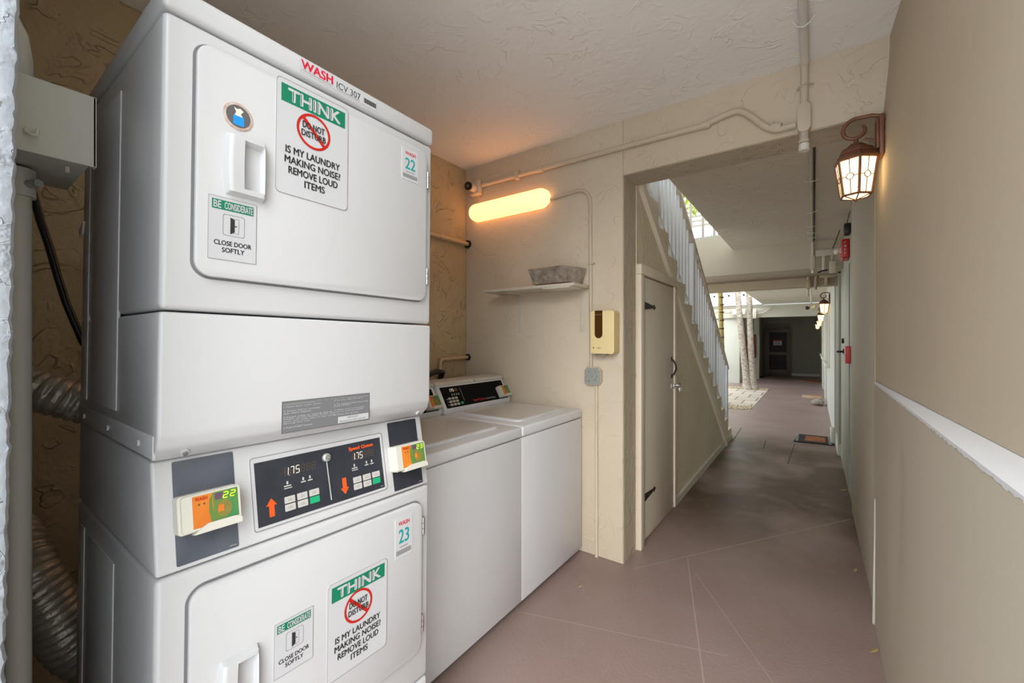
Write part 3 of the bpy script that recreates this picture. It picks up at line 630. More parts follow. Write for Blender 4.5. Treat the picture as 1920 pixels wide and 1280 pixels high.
# embossed side panels
for z0, z1 in ((.06, .90), (1.22, 1.90)):
    b.box(-.51, -.27, -.0025, .004, z0, z1, E1, .002); b.box(-.60, -.555, -.002, .004, z0, z1 , E1, .0015)
b.box(-DD, -.02, -.0015, .004, 1.158, 1.20, E1, .001)
b.build('cabinet', dr)
for x, y in ((-.05, .05), (-.05, DW - .05), (-DD + .05, .05), (-DD + .05, DW - .05)):
    b = MB(); b.cyl((x, y, 0), (x, y, .035), .02, 'black'); b.build('foot', dr)
for y in (.045, DW - .03):
    b = MB(); b.tube([(-.022, y, 1.166), (-.016, y, 1.162)], .007, 'white_plastic', 14); b.tube([(-.017, y, 1.163), (-.013, y, 1.160)], .004, 'label_grey', 10); b.build('screw', dr)
for x in (-.10, -.33, -.57):
    b = MB(); b.tube([(x, -.001, 1.178), (x, -.005, 1.178)], .006, 'white_plastic', 10); b.build('screw', dr)

def handle_mesh(y0, z0, w, h):
    """bowed pull: raised left grip, scooped recess on the right half"""
    b = MB(); n, k = 34, 40; V = []
    ss = lambda t: max(0, min(1, t)) ** 2 * (3 - 2 * max(0, min(1, t)))
    for j in range(k + 1):
        row = []
        for i in range(n + 1):
            s_, t_ = i / n, j / k; bow = .0 + .006 * math.sin(PI * t_)
            yy = y0 - bow + (w + bow) * s_; zz = z0 + h * t_
            ed = ss(min(s_ / .05, (1 - s_) / .07, t_ / .05, (1 - t_) / .05))
            hgt = .014 + .008 * math.sin(PI * t_) * (1 - s_ * .6)
            if s_ < .14: hgt -= (.14 - s_) * .03
            a = min((s_ - .42) / .07, (.93 - s_) / .05, (t_ - .12) / .06, (.90 - t_) / .06)
            hgt -= .016 * ss(a)
            row.append(b.bm.verts.new((.011 + hgt * ed, yy, zz)))
        V.append(row)
    F = [b.bm.faces.new([V[j][i], V[j][i + 1], V[j + 1][i + 1], V[j + 1][i]]) for j in range(k) for i in range(n)]
    b._set(F, 'white_plastic', True); return b
def think_sign(y0, z0, w, h, door):
    d = Decal((.0118, y0, z0), (0, 1, 0), (0, 0, 1)); o = rrect(0, 0, w, h, .010)
    d.slab(o, 'sign_white', 0, .0012).outline(o, .0008, 'grey_ink', .0015)
    d.rect(w * .06, h * .80, w * .95, h * .955, 'green_sign', .0015).text('THINK', w * .15, h * .825, w * .87, h * .93, 'sign_white', .002, .06)
    cx, cy, r = w * .49, h * .635, w * .235
    d.ring(cx, cy, r, r, r * .14, 'red_ink', .002)
    q = r * .90 * .7071; e = r * .07
    d.poly([(cx - q - e, cy + q - e), (cx + q - e, cy - q - e), (cx + q + e, cy - q + e), (cx - q + e, cy + q + e)], 'red_ink', .0023)
    d.text('DO NOT', cx - r * .66, cy + r * .06, cx + r * .62, cy + r * .42, 'ink', .0026, .03).text('DISTURB', cx - r * .72, cy - r * .40, cx + r * .70, cy - r * .06, 'ink', .0026, .03)
    for i, (t, a0, a1) in enumerate((('IS MY LAUNDRY', .12, .87), ('MAKING NOISE?', .11, .88), ('REMOVE LOUD', .16, .84), ('ITEMS', .37, .65))):
        z = h * (.365 - i * .088); d.text(t, w * a0, z, w * a1, z + h * .062, 'ink', .002, .035)
    d.mb.build('warning_sticker', door)
def considerate(y0, z0, w, h, door):
    d = Decal((.0118, y0, z0), (0, 1, 0), (0, 0, 1)); o = rrect(0, 0, w, h, .002)
    d.slab(o, 'sign_white', 0, .0010).outline(o, .0006, 'grey_ink', .0013)
    d.rect(w * .07, h * .80, w * .93, h * .95, 'green_sign', .0014).text('BE', w * .10, h * .82, w * .25, h * .93, 'sign_white', .0018, .025).text('CONSIDERATE', w * .32, h * .82, w * .91, h * .93, 'sign_white', .0018, .025)
    o = rrect(w * .29, h * .40, w * .74, h * .74, .004); d.outline(o, .0008, 'grey_ink', .0014)
    d.poly([(w * .44, h * .43), (w * .53, h * .47), (w * .53, h * .67), (w * .44, h * .70)], 'ink', .0016)
    d.outline([(w * .44, h * .45), (w * .62, h * .45), (w * .62, h * .69), (w * .44, h * .69)], .0007, 'grey_ink', .0015); d.rect(w * .53, h * .56, w * .58, h * .575, 'ink', .0017)
    d.text('CLOSE DOOR', w * .12, h * .235, w * .89, h * .31, 'ink', .0014, .04).text('SOFTLY', w * .28, h * .125, w * .74, h * .20, 'ink', .0014, .04)
    d.mb.build('considerate_sticker', door)
def number_sticker(y0, z0, w, h, num, door, red='wash_red2'):
    d = Decal((.0118, y0, z0), (0, 1, 0), (0, 0, 1)); d.slab([(0, 0), (w, 0), (w, h), (0, h)], 'sign_white', 0, .001)
    d.text('WASH', w * .18, h * .80, w * .82, h * .90, red, .0014, .04).text(num, w * .20, h * .36, w * .80, h * .70, 'teal', .0014, .02)
    for i in range(22):
        d.rect(w * (.06 + i * .04), h * .08, w * (.085 + i * .04), h * .20, 'grey_ink', .0014)
    d.rect(w * .25, h * .26, w * .75, h * .28, 'grey_ink', .0014)
    d.mb.build('number_sticker', door)
for (z0, z1, up) in ((1.489, 1.921, True), (.489, .916, False)):
    y0, y1 = .047, .606 if up else .600
    b = MB(); b.prism(rrect(y0 - .004, z0 - .004, y1 + .004, z1 + .004, .032, 8), 'label_grey', 'x', -.004, .0012); b.prism(rrect(y0, z0, y1, z1, .028, 8), E1, 'x', 0, .0118, .003, 2)
    door = b.build('dryer_door', dr); OFF[door.name] = Vector((0, 0, 0))
    hb = handle_mesh(.094, 1.649 if up else .640, .069, .122); hb.build('door_handle', door)
    for z in ((z0 + .05, z0 + .33)):
        h = MB()
        for i in range(3): h.cyl((.008, y1 + .006, z + i * .016), (.008, y1 + .006, z + i * .016 + .0145), .004, 'chrome', 10)
        h.box(.0, .004, y1 + .001, y1 + .012, z, z + .047, 'chrome'); h.build('hinge', door)
    if up:
        think_sign(.184, 1.683, .166, .244, door); considerate(.066, 1.523, .083, .119, door); number_sticker(.513, 1.817, .058, .088, '22', door)
        d = Decal((.0118, .114, 1.806), (0, 1, 0), (0, 0, 1)); circ = [(.0265 * math.cos(2 * PI * i / 32), .0265 * math.sin(2 * PI * i / 32)) for i in range(32)]
        d.slab(circ, 'badge_rim', 0, .001).poly([(a * .84, c * .84) for a, c in circ], 'badge_dark', .0013)
        d.poly(rrect(-.009, -.017, .010, .001, .003), 'blue', .0017).poly([(-.007, .001), (.008, .001), (.004, .006), (.009, .013), (.003, .017), (-.002, .014), (-.008, .016), (-.004, .008)], 'lens', .0016)
        d.ring(0, 0, .0245, .0245, .003, 'badge_rim', .0018); d.mb.build('round_badge', door)
    else:
        think_sign(.311, .577, .166, .228, door); considerate(.193, .664, .084, .115, door); number_sticker(.503, .785, .058, .109, '23', door)
# asset strip on the top trim, operating label
d = Decal((.0042, .236, 1.966), (0, 1, 0), (0, 0, 1)); d.slab([(0, 0), (.20, 0), (.20, .030), (0, .030)], 'sign_white', 0, .0006)
d.text('WASH', .004, .008, .078, .027, 'wash_red', .001, .05).text('ICV 307', .088, .006, .152, .021, 'ink', .001).rect(.088, .003, .15, .0042, 'grey_ink', .001).rect(.004, .004, .078, .005, 'grey_ink', .001)
for i in range(18): d.rect(.162 + i * .002, .006, .1632 + i * .002 + (i % 3) * .0003, .018, 'ink', .001)
d.mb.build('asset_label', dr)
d = Decal((.0002, .209, 1.172), (0, 1, 0), (0, 0, 1)); d.slab([(0, 0), (.217, 0), (.217, .068), (0, .068)], 'label_grey', 0, .0008)
d.outline([(0, 0), (.217, 0), (.217, .068), (0, .068)], .0007, 'ink', .0011)
d.text('OPERATING INSTRUCTIONS', .075, .0605, .150, .065, 'sign_white', .0012, .01); d.rect(.002, .0612, .072, .0618, 'sign_white', .0012); d.rect(.153, .0612, .215, .0618, 'sign_white', .0012)
rg = random.Random(5)
for ln, z in (('1 Open door. Load. Close.', .054), ('2 Select fabric settings', .045), ('   see chart below', .0405), ('3 Insert coins or card in slot as', .032), ('   shown on the display of the unit', .0275), ('   each coin adds time to the cycle', .023), ('   during the run', .0185), ('4 Push START button', .0095)):
    d.text(ln, .003, z, .003 + .0034 * len(ln), z + .0036, 'sign_white', .0012)
for ln, z in (('5 To stop open the door', .056), ('6 To restart close door and', .047), ('   push START', .0425), ('7 When cycle is complete', .033), ('   remove load promptly', .0285), ('8 Clean lint screen', .0225)):
    d.text(ln, .120, z, .120 + .0034 * len(ln), z + .0036, 'sign_white', .0012)
d.rect(.130, .003, .214, .018, 'sign_white', .0012); d.text('IMPORTANT', .155, .012, .185, .0155, 'ink', .0014); d.text('clean lint screen before each load', .134, .0055, .205, .009, 'ink', .0014)
d.mb.build('instruction_label', dr)
# console plane
CV = Vector((-.037, 0, .186)).normalized(); CO = Vector((-.004, 0, .965))
def CD(): return Decal(CO + Vector((.0003, 0, 0)), (0, 1, 0), CV)
d = CD(); d.slab(rrect(.160, .012, .489, .161, .006), E1, 0, .002); d.outline(rrect(.160, .012, .489, .161, .006), .0012, 'label_grey', .0022); d.slab([(.168, .019), (.481, .019), (.481, .150), (.168, .150)], 'panel_navy', .002, .0028)
cw, ch, c0, c1 = .313, .131, .168, .019
X = lambda s_: c0 + cw * s_
Y = lambda t_: c1 + ch * (1 - t_)
for s0, s1, on in ((.185, .42, 1), (.715, .93, 1)):
    dw = (s1 - s0) * cw / 6
    for i in range(6):
        chh = '175888'[i]; a = X(s0) + i * dw + dw * .15
        digit(d, '8', a, Y(.30 if s0 < .5 else .32), dw * .6, ch * .12, 'digit_off', .0031, th=.0011)
        if i < 3: digit(d, chh, a, Y(.30 if s0 < .5 else .32), dw * .6, ch * .12, 'digit_on', .0034, th=.0013)
    d.rect(X(s0) + dw * .9, Y(.315), X(s0) + dw * .9 + .0012, Y(.305), 'digit_on', .0034)
    sa = s0 - .005
    for q, wd in ((0, .05), (.12, .035), (.17, .035)):
        d.rect(X(sa + q + wd / 2 - .006), Y(.45), X(sa + q + wd / 2 + .006), Y(.40), 'btn_grey', .0031); d.rect(X(sa + q), Y(.485), X(sa + q + wd), Y(.465), 'btn_grey', .0031)
    d.rect(X(sa), Y(.52), X(sa + .055), Y(.505), 'btn_grey', .0031)
def arrow(s, up, t0, t1):
    w = .018 * cw / .313; x = X(s); a, c = (Y(t1), Y(t0)); L = c - a
    if up: P_ = [(x - w * .30, a), (x + w * .30, a), (x + w * .30, a + L * .6), (x + w * .62, a + L * .6), (x, c), (x - w * .62, a + L * .6), (x - w * .30, a + L * .6)]
    else: P_ = [(x - w * .30, c), (x - w * .30, a + L * .4), (x - w * .62, a + L * .4), (x, a), (x + w * .62, a + L * .4), (x + w * .30, a + L * .4), (x + w * .30, c)]
    d.poly(P_, 'orange', .0031)
arrow(.09, True, .60, .89); arrow(.635, False, .60, .90)
d.text('Speed Queen', X(.70), Y(.155), X(.925), Y(.075), 'orange', .0031, .06)
d.rect(X(.96), Y(.965), X(.985), Y(.958), 'btn_grey', .0031)
con = d.mb.build('control_console', dr); OFF[con.name] = Vector((0, 0, 0))
for base in (.176, .712):
    for i in range(3):
        for j in range(2):
            dd = CD(); a0 = X(base + i * .0885); bz = Y(.755 + j * .125); g = (i == 2 and j == 1)
            dd.slab(rrect(a0, bz, a0 + cw * .072, bz + ch * .108, .0012, 3), 'btn_green' if g else 'btn_grey', .0026, .0042)
            if not g: dd.rect(a0 + .006, bz + .005, a0 + .016, bz + .0058, 'grey_ink', .0045); dd.rect(a0 + .007, bz + .008, a0 + .016, bz + .0088, 'grey_ink', .0045)
            dd.mb.build('button', con)
dd = CD(); p = dd.P(X(.505), Y(.16), 0); n = dd.n
b = MB(); b.tube([p, p + n * .008, p + n * .011], [.0098, .0098, .007], 'galv', 24); b.tube([p + n * .010, p + n * .0125], .0048, 'label_grey', 16); b.tube([p + n * .012, p + n * .0135], .0022, 'galv', 10); b.build('key_lock', con)
dd = CD(); b = MB(); b.tube([dd.P(X(.505), Y(.24), .004), dd.P(X(.515), Y(.92), .004)], .0014, 'galv', 8); b.build('metal_rod', con)

def card_reader(parent, F, w, h, num, dep=.032):
    """F: Decal frame whose origin is the lower left of the reader against its plate"""
    b = MB(); D = Decal(F.o, F.u, F.v, b)
    D.slab(rrect(0, 0, w, h, .006, 4), 'cream_plastic', 0, dep * .75)
    D.slab(rrect(.004, .003, w - .003, h - .002, .005, 4), 'cream_plastic', dep * .75, dep)
    D.slab([(w * .20, -.003), (w * .97, -.003), (w * .97, h * .10), (w * .86, h * .17), (w * .42, h * .17), (w * .30, h * .08)], 'cream_plastic', dep * .6, dep + .005)
    o = b.build('card_reader', parent); OFF[o.name] = Vector((0, 0, 0)) + OFF.get(parent.name, Vector((0, 0, 0)))
    D = Decal(F.o, F.u, F.v); z = dep + .0006
    D.rect(w * .20, h * .10, w * .52, h * .93, 'orange_card', z); D.rect(w * .52, h * .16, w * .93, h * .93, 'green_card', z)
    D.poly([(w * .52, h * .93), (w * .50, h * .7), (w * .51, h * .45), (w * .56, h * .16), (w * .48, h * .16), (w * .45, h * .45), (w * .46, h * .75)], 'green_card', z + .0004)
    D.rect(w * .55, h * .72, w * .68, h * .89, 'purple', z + .0004)
    D.text('WASH', w * .24, h * .80, w * .43, h * .89, 'red_ink', z + .0004, .04)
    for q in (.30, .38): D.poly([(w * q + .002 * math.cos(i), h * .70 + .002 * math.sin(i)) for i in range(6)], 'brown', z + .0005)
    for q in range(4): D.ring(w * .70, h * .45, .003 + .0028 * q, .004 + .0035 * q, .0009, 'orange_card', z + .0005, 20)
    D.rect(w * .60, h * .38, w * .69, h * .56, 'orange_card', z + .0006)
    if num:
        dw = w * .075
        for i, c in enumerate(num): digit(D, c, w * (.68 + i * .12), h * .72, dw, h * .15, 'lime', z + .0008, th=.0016)
    D.mb.build('reader_screen', o)
for y0, y1, num in ((.031, .131, '22'), (.512, .613, '23')):
    d = CD(); d.slab(rrect(y0, -.002, y1, .183, .003), 'panel_grey' if num == '22' else 'panel_navy', 0, .0012)
    d.rect(y1 - .016, .003, y1 - .004, .004, 'btn_grey', .0015)
    pl_ = d.mb.build('reader_plate', dr); OFF[pl_.name] = Vector((0, 0, 0))
    f = CD(); tilt = (f.v + f.n * .10)
    if num == '22': card_reader(dr, Decal(f.P(.029, .052, .001), (0, 1, 0), f.v), .101, .068, num)
    else: card_reader(dr, Decal(f.P(.503, .050, .001), (0, 1, 0), f.v), .108, .068, num)
dr.rotation_euler = (-0.012, 0, 0)
# paper tag taped on the dryer's rear edge
b = MB(); b.prism([(-.655, 1.66), (-.60, 1.675), (-.615, 1.645), (-.645, 1.64)], 'paper', 'y', -.006, -.002); b.build('tape_scrap', dr)

# ------------------------------------------------------------------ washers
WZ = .932; WX = -1.209; WB = -1.90
def washer(y0, y1, label, num):
    t = thing('top_load_washer', ((WX + WB) / 2, (y0 + y1) / 2, 0), label, 'washing machine', 'top load washers in the alcove')
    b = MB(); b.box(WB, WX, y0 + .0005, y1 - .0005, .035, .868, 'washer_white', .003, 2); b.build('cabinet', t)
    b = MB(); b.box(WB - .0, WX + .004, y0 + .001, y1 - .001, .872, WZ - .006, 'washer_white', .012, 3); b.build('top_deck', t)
    # lid: raised border with a dished grey middle
    b = MB(); x0, x1, a0, a1 = -1.735, -1.285, y0 + .085, y1 - .085
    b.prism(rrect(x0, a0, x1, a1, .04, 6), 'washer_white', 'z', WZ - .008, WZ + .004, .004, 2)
    b.prism(rrect(x0 + .014, a0 + .014, x1 - .014, a1 - .014, .034, 6), 'lid', 'z', WZ - .002, WZ + .0046)
    lid = b.build('lid', t)
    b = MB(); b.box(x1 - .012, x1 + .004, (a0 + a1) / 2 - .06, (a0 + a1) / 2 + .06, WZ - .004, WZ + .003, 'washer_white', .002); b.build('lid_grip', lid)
    for x in (WX - .05, WB + .05):
        for y in (y0 + .06, y1 - .06):
            b = MB(); b.cyl((x, y, 0), (x, y, .04), .02, 'black', 10); b.build('foot', t)
    # console, raked back
    b = MB(); zb = WZ - .008
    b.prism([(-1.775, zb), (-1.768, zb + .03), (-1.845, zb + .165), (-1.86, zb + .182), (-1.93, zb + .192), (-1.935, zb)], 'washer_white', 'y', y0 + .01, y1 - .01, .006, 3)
    con = b.build('control_console', t); OFF[con.name] = OFF[t.name]
    b = MB(); b.prism([(-1.842, zb + .160), (-1.838, zb + .172), (-1.852, zb + .186), (-1.94, zb + .197), (-1.94, zb + .19), (-1.86, zb + .176)], 'cream_plastic', 'y', y0 + .004, y1 - .004, .003, 2); b.build('console_cap', con)
    v = Vector((-.077, 0, .135)).normalized(); w = y1 - y0 - .02
    D = Decal(Vector((-1.768, y0 + .01, zb + .03)) + v * .0, (0, 1, 0), v)
    L = .150
    D.rect(.022, .006, w - .022, L - .006, 'panel_black', .0012)
    p0, pw = .022, w - .044
    D.text('175', p0 + pw * .125, L * .72, p0 + pw * .18, L * .85, 'digit_on', .0017); D.rect(p0 + pw * .185, L * .72, p0 + pw * .235, L * .86, 'brown_window', .0016)
    for i in range(4): D.rect(p0 + pw * (.13 + i * .032), L * .55, p0 + pw * (.142 + i * .032), L * .63, 'btn_grey', .0017)
    for j in range(3): D.rect(p0 + pw * .035, L * (.16 + j * .12), p0 + pw * .05, L * (.19 + j * .12), 'btn_grey', .0017)
    D.rect(p0 + pw * .275, L * .26, p0 + pw * .278, L * .86, 'btn_grey', .0017); D.rect(p0 + pw * .275, L * .20, p0 + pw * .279, L * .27, 'red_ink', .0018)
    D.text('Speed Queen', p0 + pw * .41, L * .13, p0 + pw * .60, L * .25, 'red_ink', .0017, .03); D.text('Commercial Washer', p0 + pw * .61, L * .15, p0 + pw * .78, L * .22, 'btn_grey', .0017)
    pn = D.mb.build('console_panel', con)
    for i in range(3):
        for j in range(3):
            q = Decal(D.o, D.u, D.v); q.slab(rrect(p0 + pw * (.062 + i * .048), L * (.12 + j * .135), p0 + pw * (.098 + i * .048), L * (.21 + j * .135), .001, 2), 'btn_grey', .001, .003); q.mb.build('button', pn)
    q = Decal(D.o, D.u, D.v); q.slab(rrect(p0 + pw * .215, L * .13, p0 + pw * .25, L * .23, .001, 2), 'btn_green', .001, .003); q.mb.build('button', pn)
    b = MB(); pc = D.P(w * .53, L + .012, 0); b.sphere(pc + D.n * .004, .007, 'black', 12); b.build('console_lock', con)
    card_reader(t, Decal(D.P(w - .120, .012, .001), (0, 1, 0), v), .105, .080, num, .035)
    return t
washer(1.767, 2.446, 'white top load washer beside the end wall, its full black control panel showing', None)
washer(1.085, 1.765, 'white top load washer right beside the dryer stack, its control panel mostly hidden', None)
b = MB(); b.tube([(-2.10, 1.95, .0), (-2.10, 1.96, .8), (-2.08, 1.97, .98), (-2.04, 2.00, 1.10), (-2.0, 1.99, 1.155), (-1.99, 1.92, 1.165), (-2.0, 1.80, 1.13), (-2.02, 1.70, 1.02), (-2.02, 1.66, .6)], .018, 'black', 12)
tag(b.build('drain_hose'), 'black rubber drain hose looping behind the washers', 'hose')
b = MB(); b.tube([(-2.19, 1.90, 0.9), (-2.17, 1.93, 1.12), (-2.19, 1.90, 1.25), (-2.215, 1.86, 1.34)], .006, 'black', 8)
tag(b.build('electric_cable'), 'thin black cord rising on the tan wall behind the washers', 'cord')

# ------------------------------------------------------------------ things on the back wall
def arc_path(pts, r, n=6):
    """polyline with rounded corners"""
    P = [Vector(p) for p in pts]; out = [P[0]]
    for i in range(1, len(P) - 1):
        a = (P[i - 1] - P[i]).normalized(); c = (P[i + 1] - P[i]).normalized(); s0 = P[i] + a * r; s1 = P[i] + c * r
        for k in range(n + 1):
            t = k / n; out.append(s0.lerp(P[i], t).lerp(P[i].lerp(s1, t), t))
    out.append(P[-1]); return out
pp = thing('water_pipe', (-2.2, 1.9, 2.1), 'tan painted pipe running high along the back wall above the washers', 'pipe')
b = MB(); b.tube([(-2.20, 1.0, 2.12), (-2.20, YE, 2.12)], .016, 'pipe_tan'); b.build('pipe_run', pp)
b = MB(); b.tube([(-2.20, YE - .012, 2.12), (-2.20, YE, 2.12)], .032, 'black'); b.build('wall_hole', pp)
b = MB(); b.tube([(-2.20, 2.16, 2.12), (-2.20, 2.19, 2.12)], .020, 'pipe_tan'); b.build('coupling', pp)
pp = thing('water_pipe', (-2.2, 2.15, .5), 'thin tan pipe with an elbow low on the back wall behind the washer', 'pipe')
b = MB(); b.tube(arc_path([(-2.20, 2.165, 0.03), (-2.20, 2.165, 1.225), (-2.20, YE, 1.235)], .03), .013, 'pipe_tan'); b.build('pipe_run', pp)
b = MB(); b.tube([(-2.20, YE - .012, 1.235), (-2.20, YE, 1.235)], .026, 'black'); b.build('wall_hole', pp)

# ------------------------------------------------------------------ left gap: pole, box, ducts, cable
pp = thing('downpipe', (-1.33, .108, 0), 'pale grey painted vertical conduit at the left edge below the metal box', 'pipe')
b = MB(); b.tube([(-1.33, .105, 0), (-1.33, .105, 1.722)], .020, 'greybox', 16); b.build('lower_pipe', pp)
b = MB(); b.tube([(-1.33, .105, 1.665), (-1.33, .105, 1.722)], .026, 'greybox', 16); b.tube([(-1.315, .115, 1.69), (-1.285, .13, 1.69)], .008, 'galv', 10); b.build('pipe_fitting', pp)
b = MB(); b.tube([(-1.33, .105, 1.87), (-1.33, .105, 1.95), (-1.34, .10, 2.0), (-1.36, .085, 2.05), (-1.38, .08, 2.11), (-1.38, .08, 2.4), (-1.38, .08, ZC)], .022, 'greybox', 16); b.build('upper_pipe', pp)
bx = thing('junction_box', (-1.32, .13, 1.728), 'grey painted rectangular metal box between the near wall and the dryer stack', 'electrical box')
b = MB(); b.box(-1.45, -1.203, .060, .192, 1.728, 1.863, 'greybox', .002); b.build('box_body', bx)
b = MB(); b.box(-1.204, -1.198, .058, .200, 1.724, 1.868, 'greybox', .0015); b.box(-1.215, -1.198, .196, .200, 1.724, 1.868, 'greybox'); b.build('box_cover', bx)
b = MB(); b.tube([(-1.196, .104, 1.765), (-1.188, .104, 1.758), (-1.186, .110, 1.753), (-1.188, .117, 1.756), (-1.190, .119, 1.768)], .0025, 'wire', 8); b.tube([(-1.25, .165, 1.727), (-1.25, .165, 1.715)], .004, 'wire', 8); b.build('cover_screw', bx)
def duct(path, r, label):
    P = [Vector(p) for p in path]; out = []
    # dense resample of a smooth spline
    for i in range(len(P) - 1):
        p0, p1, p2, p3 = P[max(i - 1, 0)], P[i], P[i + 1], P[min(i + 2, len(P) - 1)]
        for k in range(48):
            t = k / 48; out.append(.5 * ((2 * p1) + (p2 - p0) * t + (2 * p0 - 5 * p1 + 4 * p2 - p3) * t * t + (3 * p1 - p0 - 3 * p2 + p3) * t ** 3))
    L = 0; ph = [0]
    for i in range(1, len(out)): L += (out[i] - out[i - 1]).length; ph.append(L)
    b = MB(); b.tube(out, r, 'foil', 28, rf=lambda i: r * (1 + .10 * abs(math.sin(PI * ph[i] / .022)) + .008 * math.sin(i * 1.7)))
    return tag(b.build('exhaust_duct'), label, 'duct', None)
duct([(-1.95, .12, 1.27), (-1.85, .13, 1.255), (-1.78, .20, 1.215), (-1.76, .30, 1.165), (-1.75, .42, 1.13)], .052, 'crumpled silver flexible exhaust duct, upper of the two behind the dryers')
duct([(-1.95, .125, .80), (-1.88, .135, .80), (-1.80, .16, .72), (-1.77, .20, .60), (-1.76, .26, .45), (-1.75, .36, .36)], .060, 'crumpled silver flexible exhaust duct, lower one bending down to the floor')
b = MB(); b.tube([(-1.9, .175, 1.95), (-1.9, .178, 1.82), (-1.9, .195, 1.73), (-1.9, .212, 1.66), (-1.9, .232, 1.56), (-1.9, .25, 1.48), (-1.9, .285, 1.365), (-1.9, .36, 1.2), (-1.9, .42, 1.1)], .010, 'black', 10)
tag(b.build('power_cable'), 'thick black cable hanging down the rough wall left of the dryers', 'cable')

# ------------------------------------------------------------------ end wall things
tl = thing('wall_light', (-1.79, YE, 2.27), 'glowing warm capsule shaped tube light on the end wall above the shelf', 'light fixture')
b = MB(); b.box(-2.10, -1.47, YE - .02, YE, 2.285, 2.39, 'pipe', .008); b.build('backplate', tl)
b = MB(); rings = []
L0, L1, zc, hz, hy, r = -2.150, -1.445, 2.338, .066, .10, .07
n = 20
for i in range(n * 2 + 1):
    f = i / (2 * n); x = L0 + (L1 - L0) * f
    dx = min(x - L0, L1 - x); s_ = 1 if dx > r else math.sqrt(max(0, 1 - ((r - dx) / r) ** 2)); s_ = max(s_, .02)
    rings.append([(x, YE - .012 - (hy - .02) * s_ * max(0, math.sin(a)) ** .7, zc + (hz * math.cos(a)) * s_) for a in [PI * k / 16 for k in range(17)]])
xs_ = sorted(set([L0 + r * (1 - math.cos(PI / 2 * k / 8)) for k in range(9)] + [L1 - r * (1 - math.cos(PI / 2 * k / 8)) for k in range(9)]))
rings = []
for x in xs_:
    dx = min(x - L0, L1 - x); s_ = 1 if dx >= r else math.sqrt(max(0.0004, 1 - ((r - dx) / r) ** 2))
    rings.append([(x, YE - .012 - (hy - .012) * s_ * max(0, math.sin(a)) ** .75, zc + hz * math.cos(a) * s_) for a in [PI * k / 16 for k in range(17)]])
b.loft(rings, 'tube_glow', True, True); b.build('diffuser', tl)

cm = thing('security_camera', (-2.13, YE, 2.50), 'small white bullet camera with black lens in the alcove corner by the tube light', 'camera')
b = MB(); b.box(-2.15, -2.05, YE - .05, YE, 2.475, 2.585, 'pipe', .012, 3); b.build('mount_box', cm)
b = MB(); b.tube([(-2.12, YE - .03, 2.52), (-2.10, YE - .06, 2.52)], .012, 'cream_plastic'); b.tube([(-2.10, YE - .045, 2.525), (-2.085, YE - .125, 2.515)], .030, 'cream_plastic', 20); b.build('camera_body', cm)
b = MB(); b.tube([(-2.0852, YE - .122, 2.5155), (-2.083, YE - .137, 2.5135)], .0305, 'black', 20); b.tube([(-2.083, YE - .137, 2.5135), (-2.0825, YE - .140, 2.513)], .010, 'label_grey', 12); b.build('camera_lens', cm)

cp = thing('conduit', (-1.2, YE, 2.5), 'long beige conduit along the end wall from the corner camera to the oval fitting', 'conduit')
Yc = YE - .018
pth = [(-2.045, Yc, 2.546), (-1.3, Yc, 2.540), (-.52, Yc, 2.532)]
for k in range(1, 25):
    f = k / 24; x = -.52 + (.452) * f
    z = 2.532 + .028 * math.sin(min(1, f / .42) * PI / 2) ** 2 if f < .42 else 2.56 - .150 * (lambda q: q * q * (3 - 2 * q))(min(1, (f - .42) / .42))
    pth.append((x, Yc, z))
b = MB(); b.tube(pth, .016, 'pipe', 14); b.build('pipe_run', cp)
for x in (-1.55, -.5): 
    b = MB(); b.tube([(x, Yc, 2.54 if x < -1 else 2.532), (x + .05, Yc, 2.54 if x < -1 else 2.532)], .020, 'pipe', 14); b.build('coupling', cp)
b = MB(); b.tube([(-.17, Yc, 2.432), (-.13, Yc, 2.418)], .020, 'pipe', 14); b.build('coupling', cp)
b = MB(); b.box(-1.73, -1.70, YE - .04, YE, 2.512, 2.578, 'pipe', .006); b.build('pipe_strap', cp)

cv = thing('conduit', (-.035, YE, 2.3), 'vertical painted conduit dropping from the laundry ceiling down the lintel', 'conduit')
b = MB(); b.tube([(-.033, 0.2, ZC - .018), (-.034, YE - .03, ZC - .018)], .017, 'pipe_white', 14); b.build('ceiling_run', cv)
b = MB(); b.tube([(-.035, YE - .018, ZC - .002), (-.036, YE - .018, 2.49)], .0165, 'pipe', 14); b.build('wall_run', cv)
b = MB(); b.prism([(x - .036, z + 2.43) for x, z in rrect(-.026, -.07, .026, .07, .025, 8)], 'pipe', 'y', YE - .048, YE - .001, .004, 2); b.build('oval_fitting', cv)
b = MB(); b.tube([(-.036, YE - .024, 2.37), (-.036, YE - .024, 2.30)], .019, 'pipe_corr', 16); b.tube([(-.036, YE - .024, 2.325), (-.036, YE - .024, 2.312)], .0235, 'pipe', 16); b.tube([(-.036, YE - .024, 2.306), (-.036, YE - .024, 2.275)], .0225, 'pipe_white', 16); b.build('end_coupling', cv)
b = MB(); b.tube([(-.066, YE - .006, 2.585), (-.055, YE - .03, 2.583), (-.036, YE - .038, 2.586), (-.016, YE - .03, 2.592), (-.003, YE - .006, 2.596)], .003, 'pipe', 8); b.tube([(-.003, YE, 2.597), (-.003, YE - .012, 2.597)], .007, 'pipe', 8); b.build('pipe_strap', cv)
b = MB(); b.tube([(-.07, 2.12, ZC - .004), (-.055, 2.12, ZC - .03), (-.034, 2.12, ZC - .040), (-.012, 2.12, ZC - .03), (.006, 2.12, ZC - .004)], .003, 'pipe_white', 8); b.build('pipe_strap', cv)

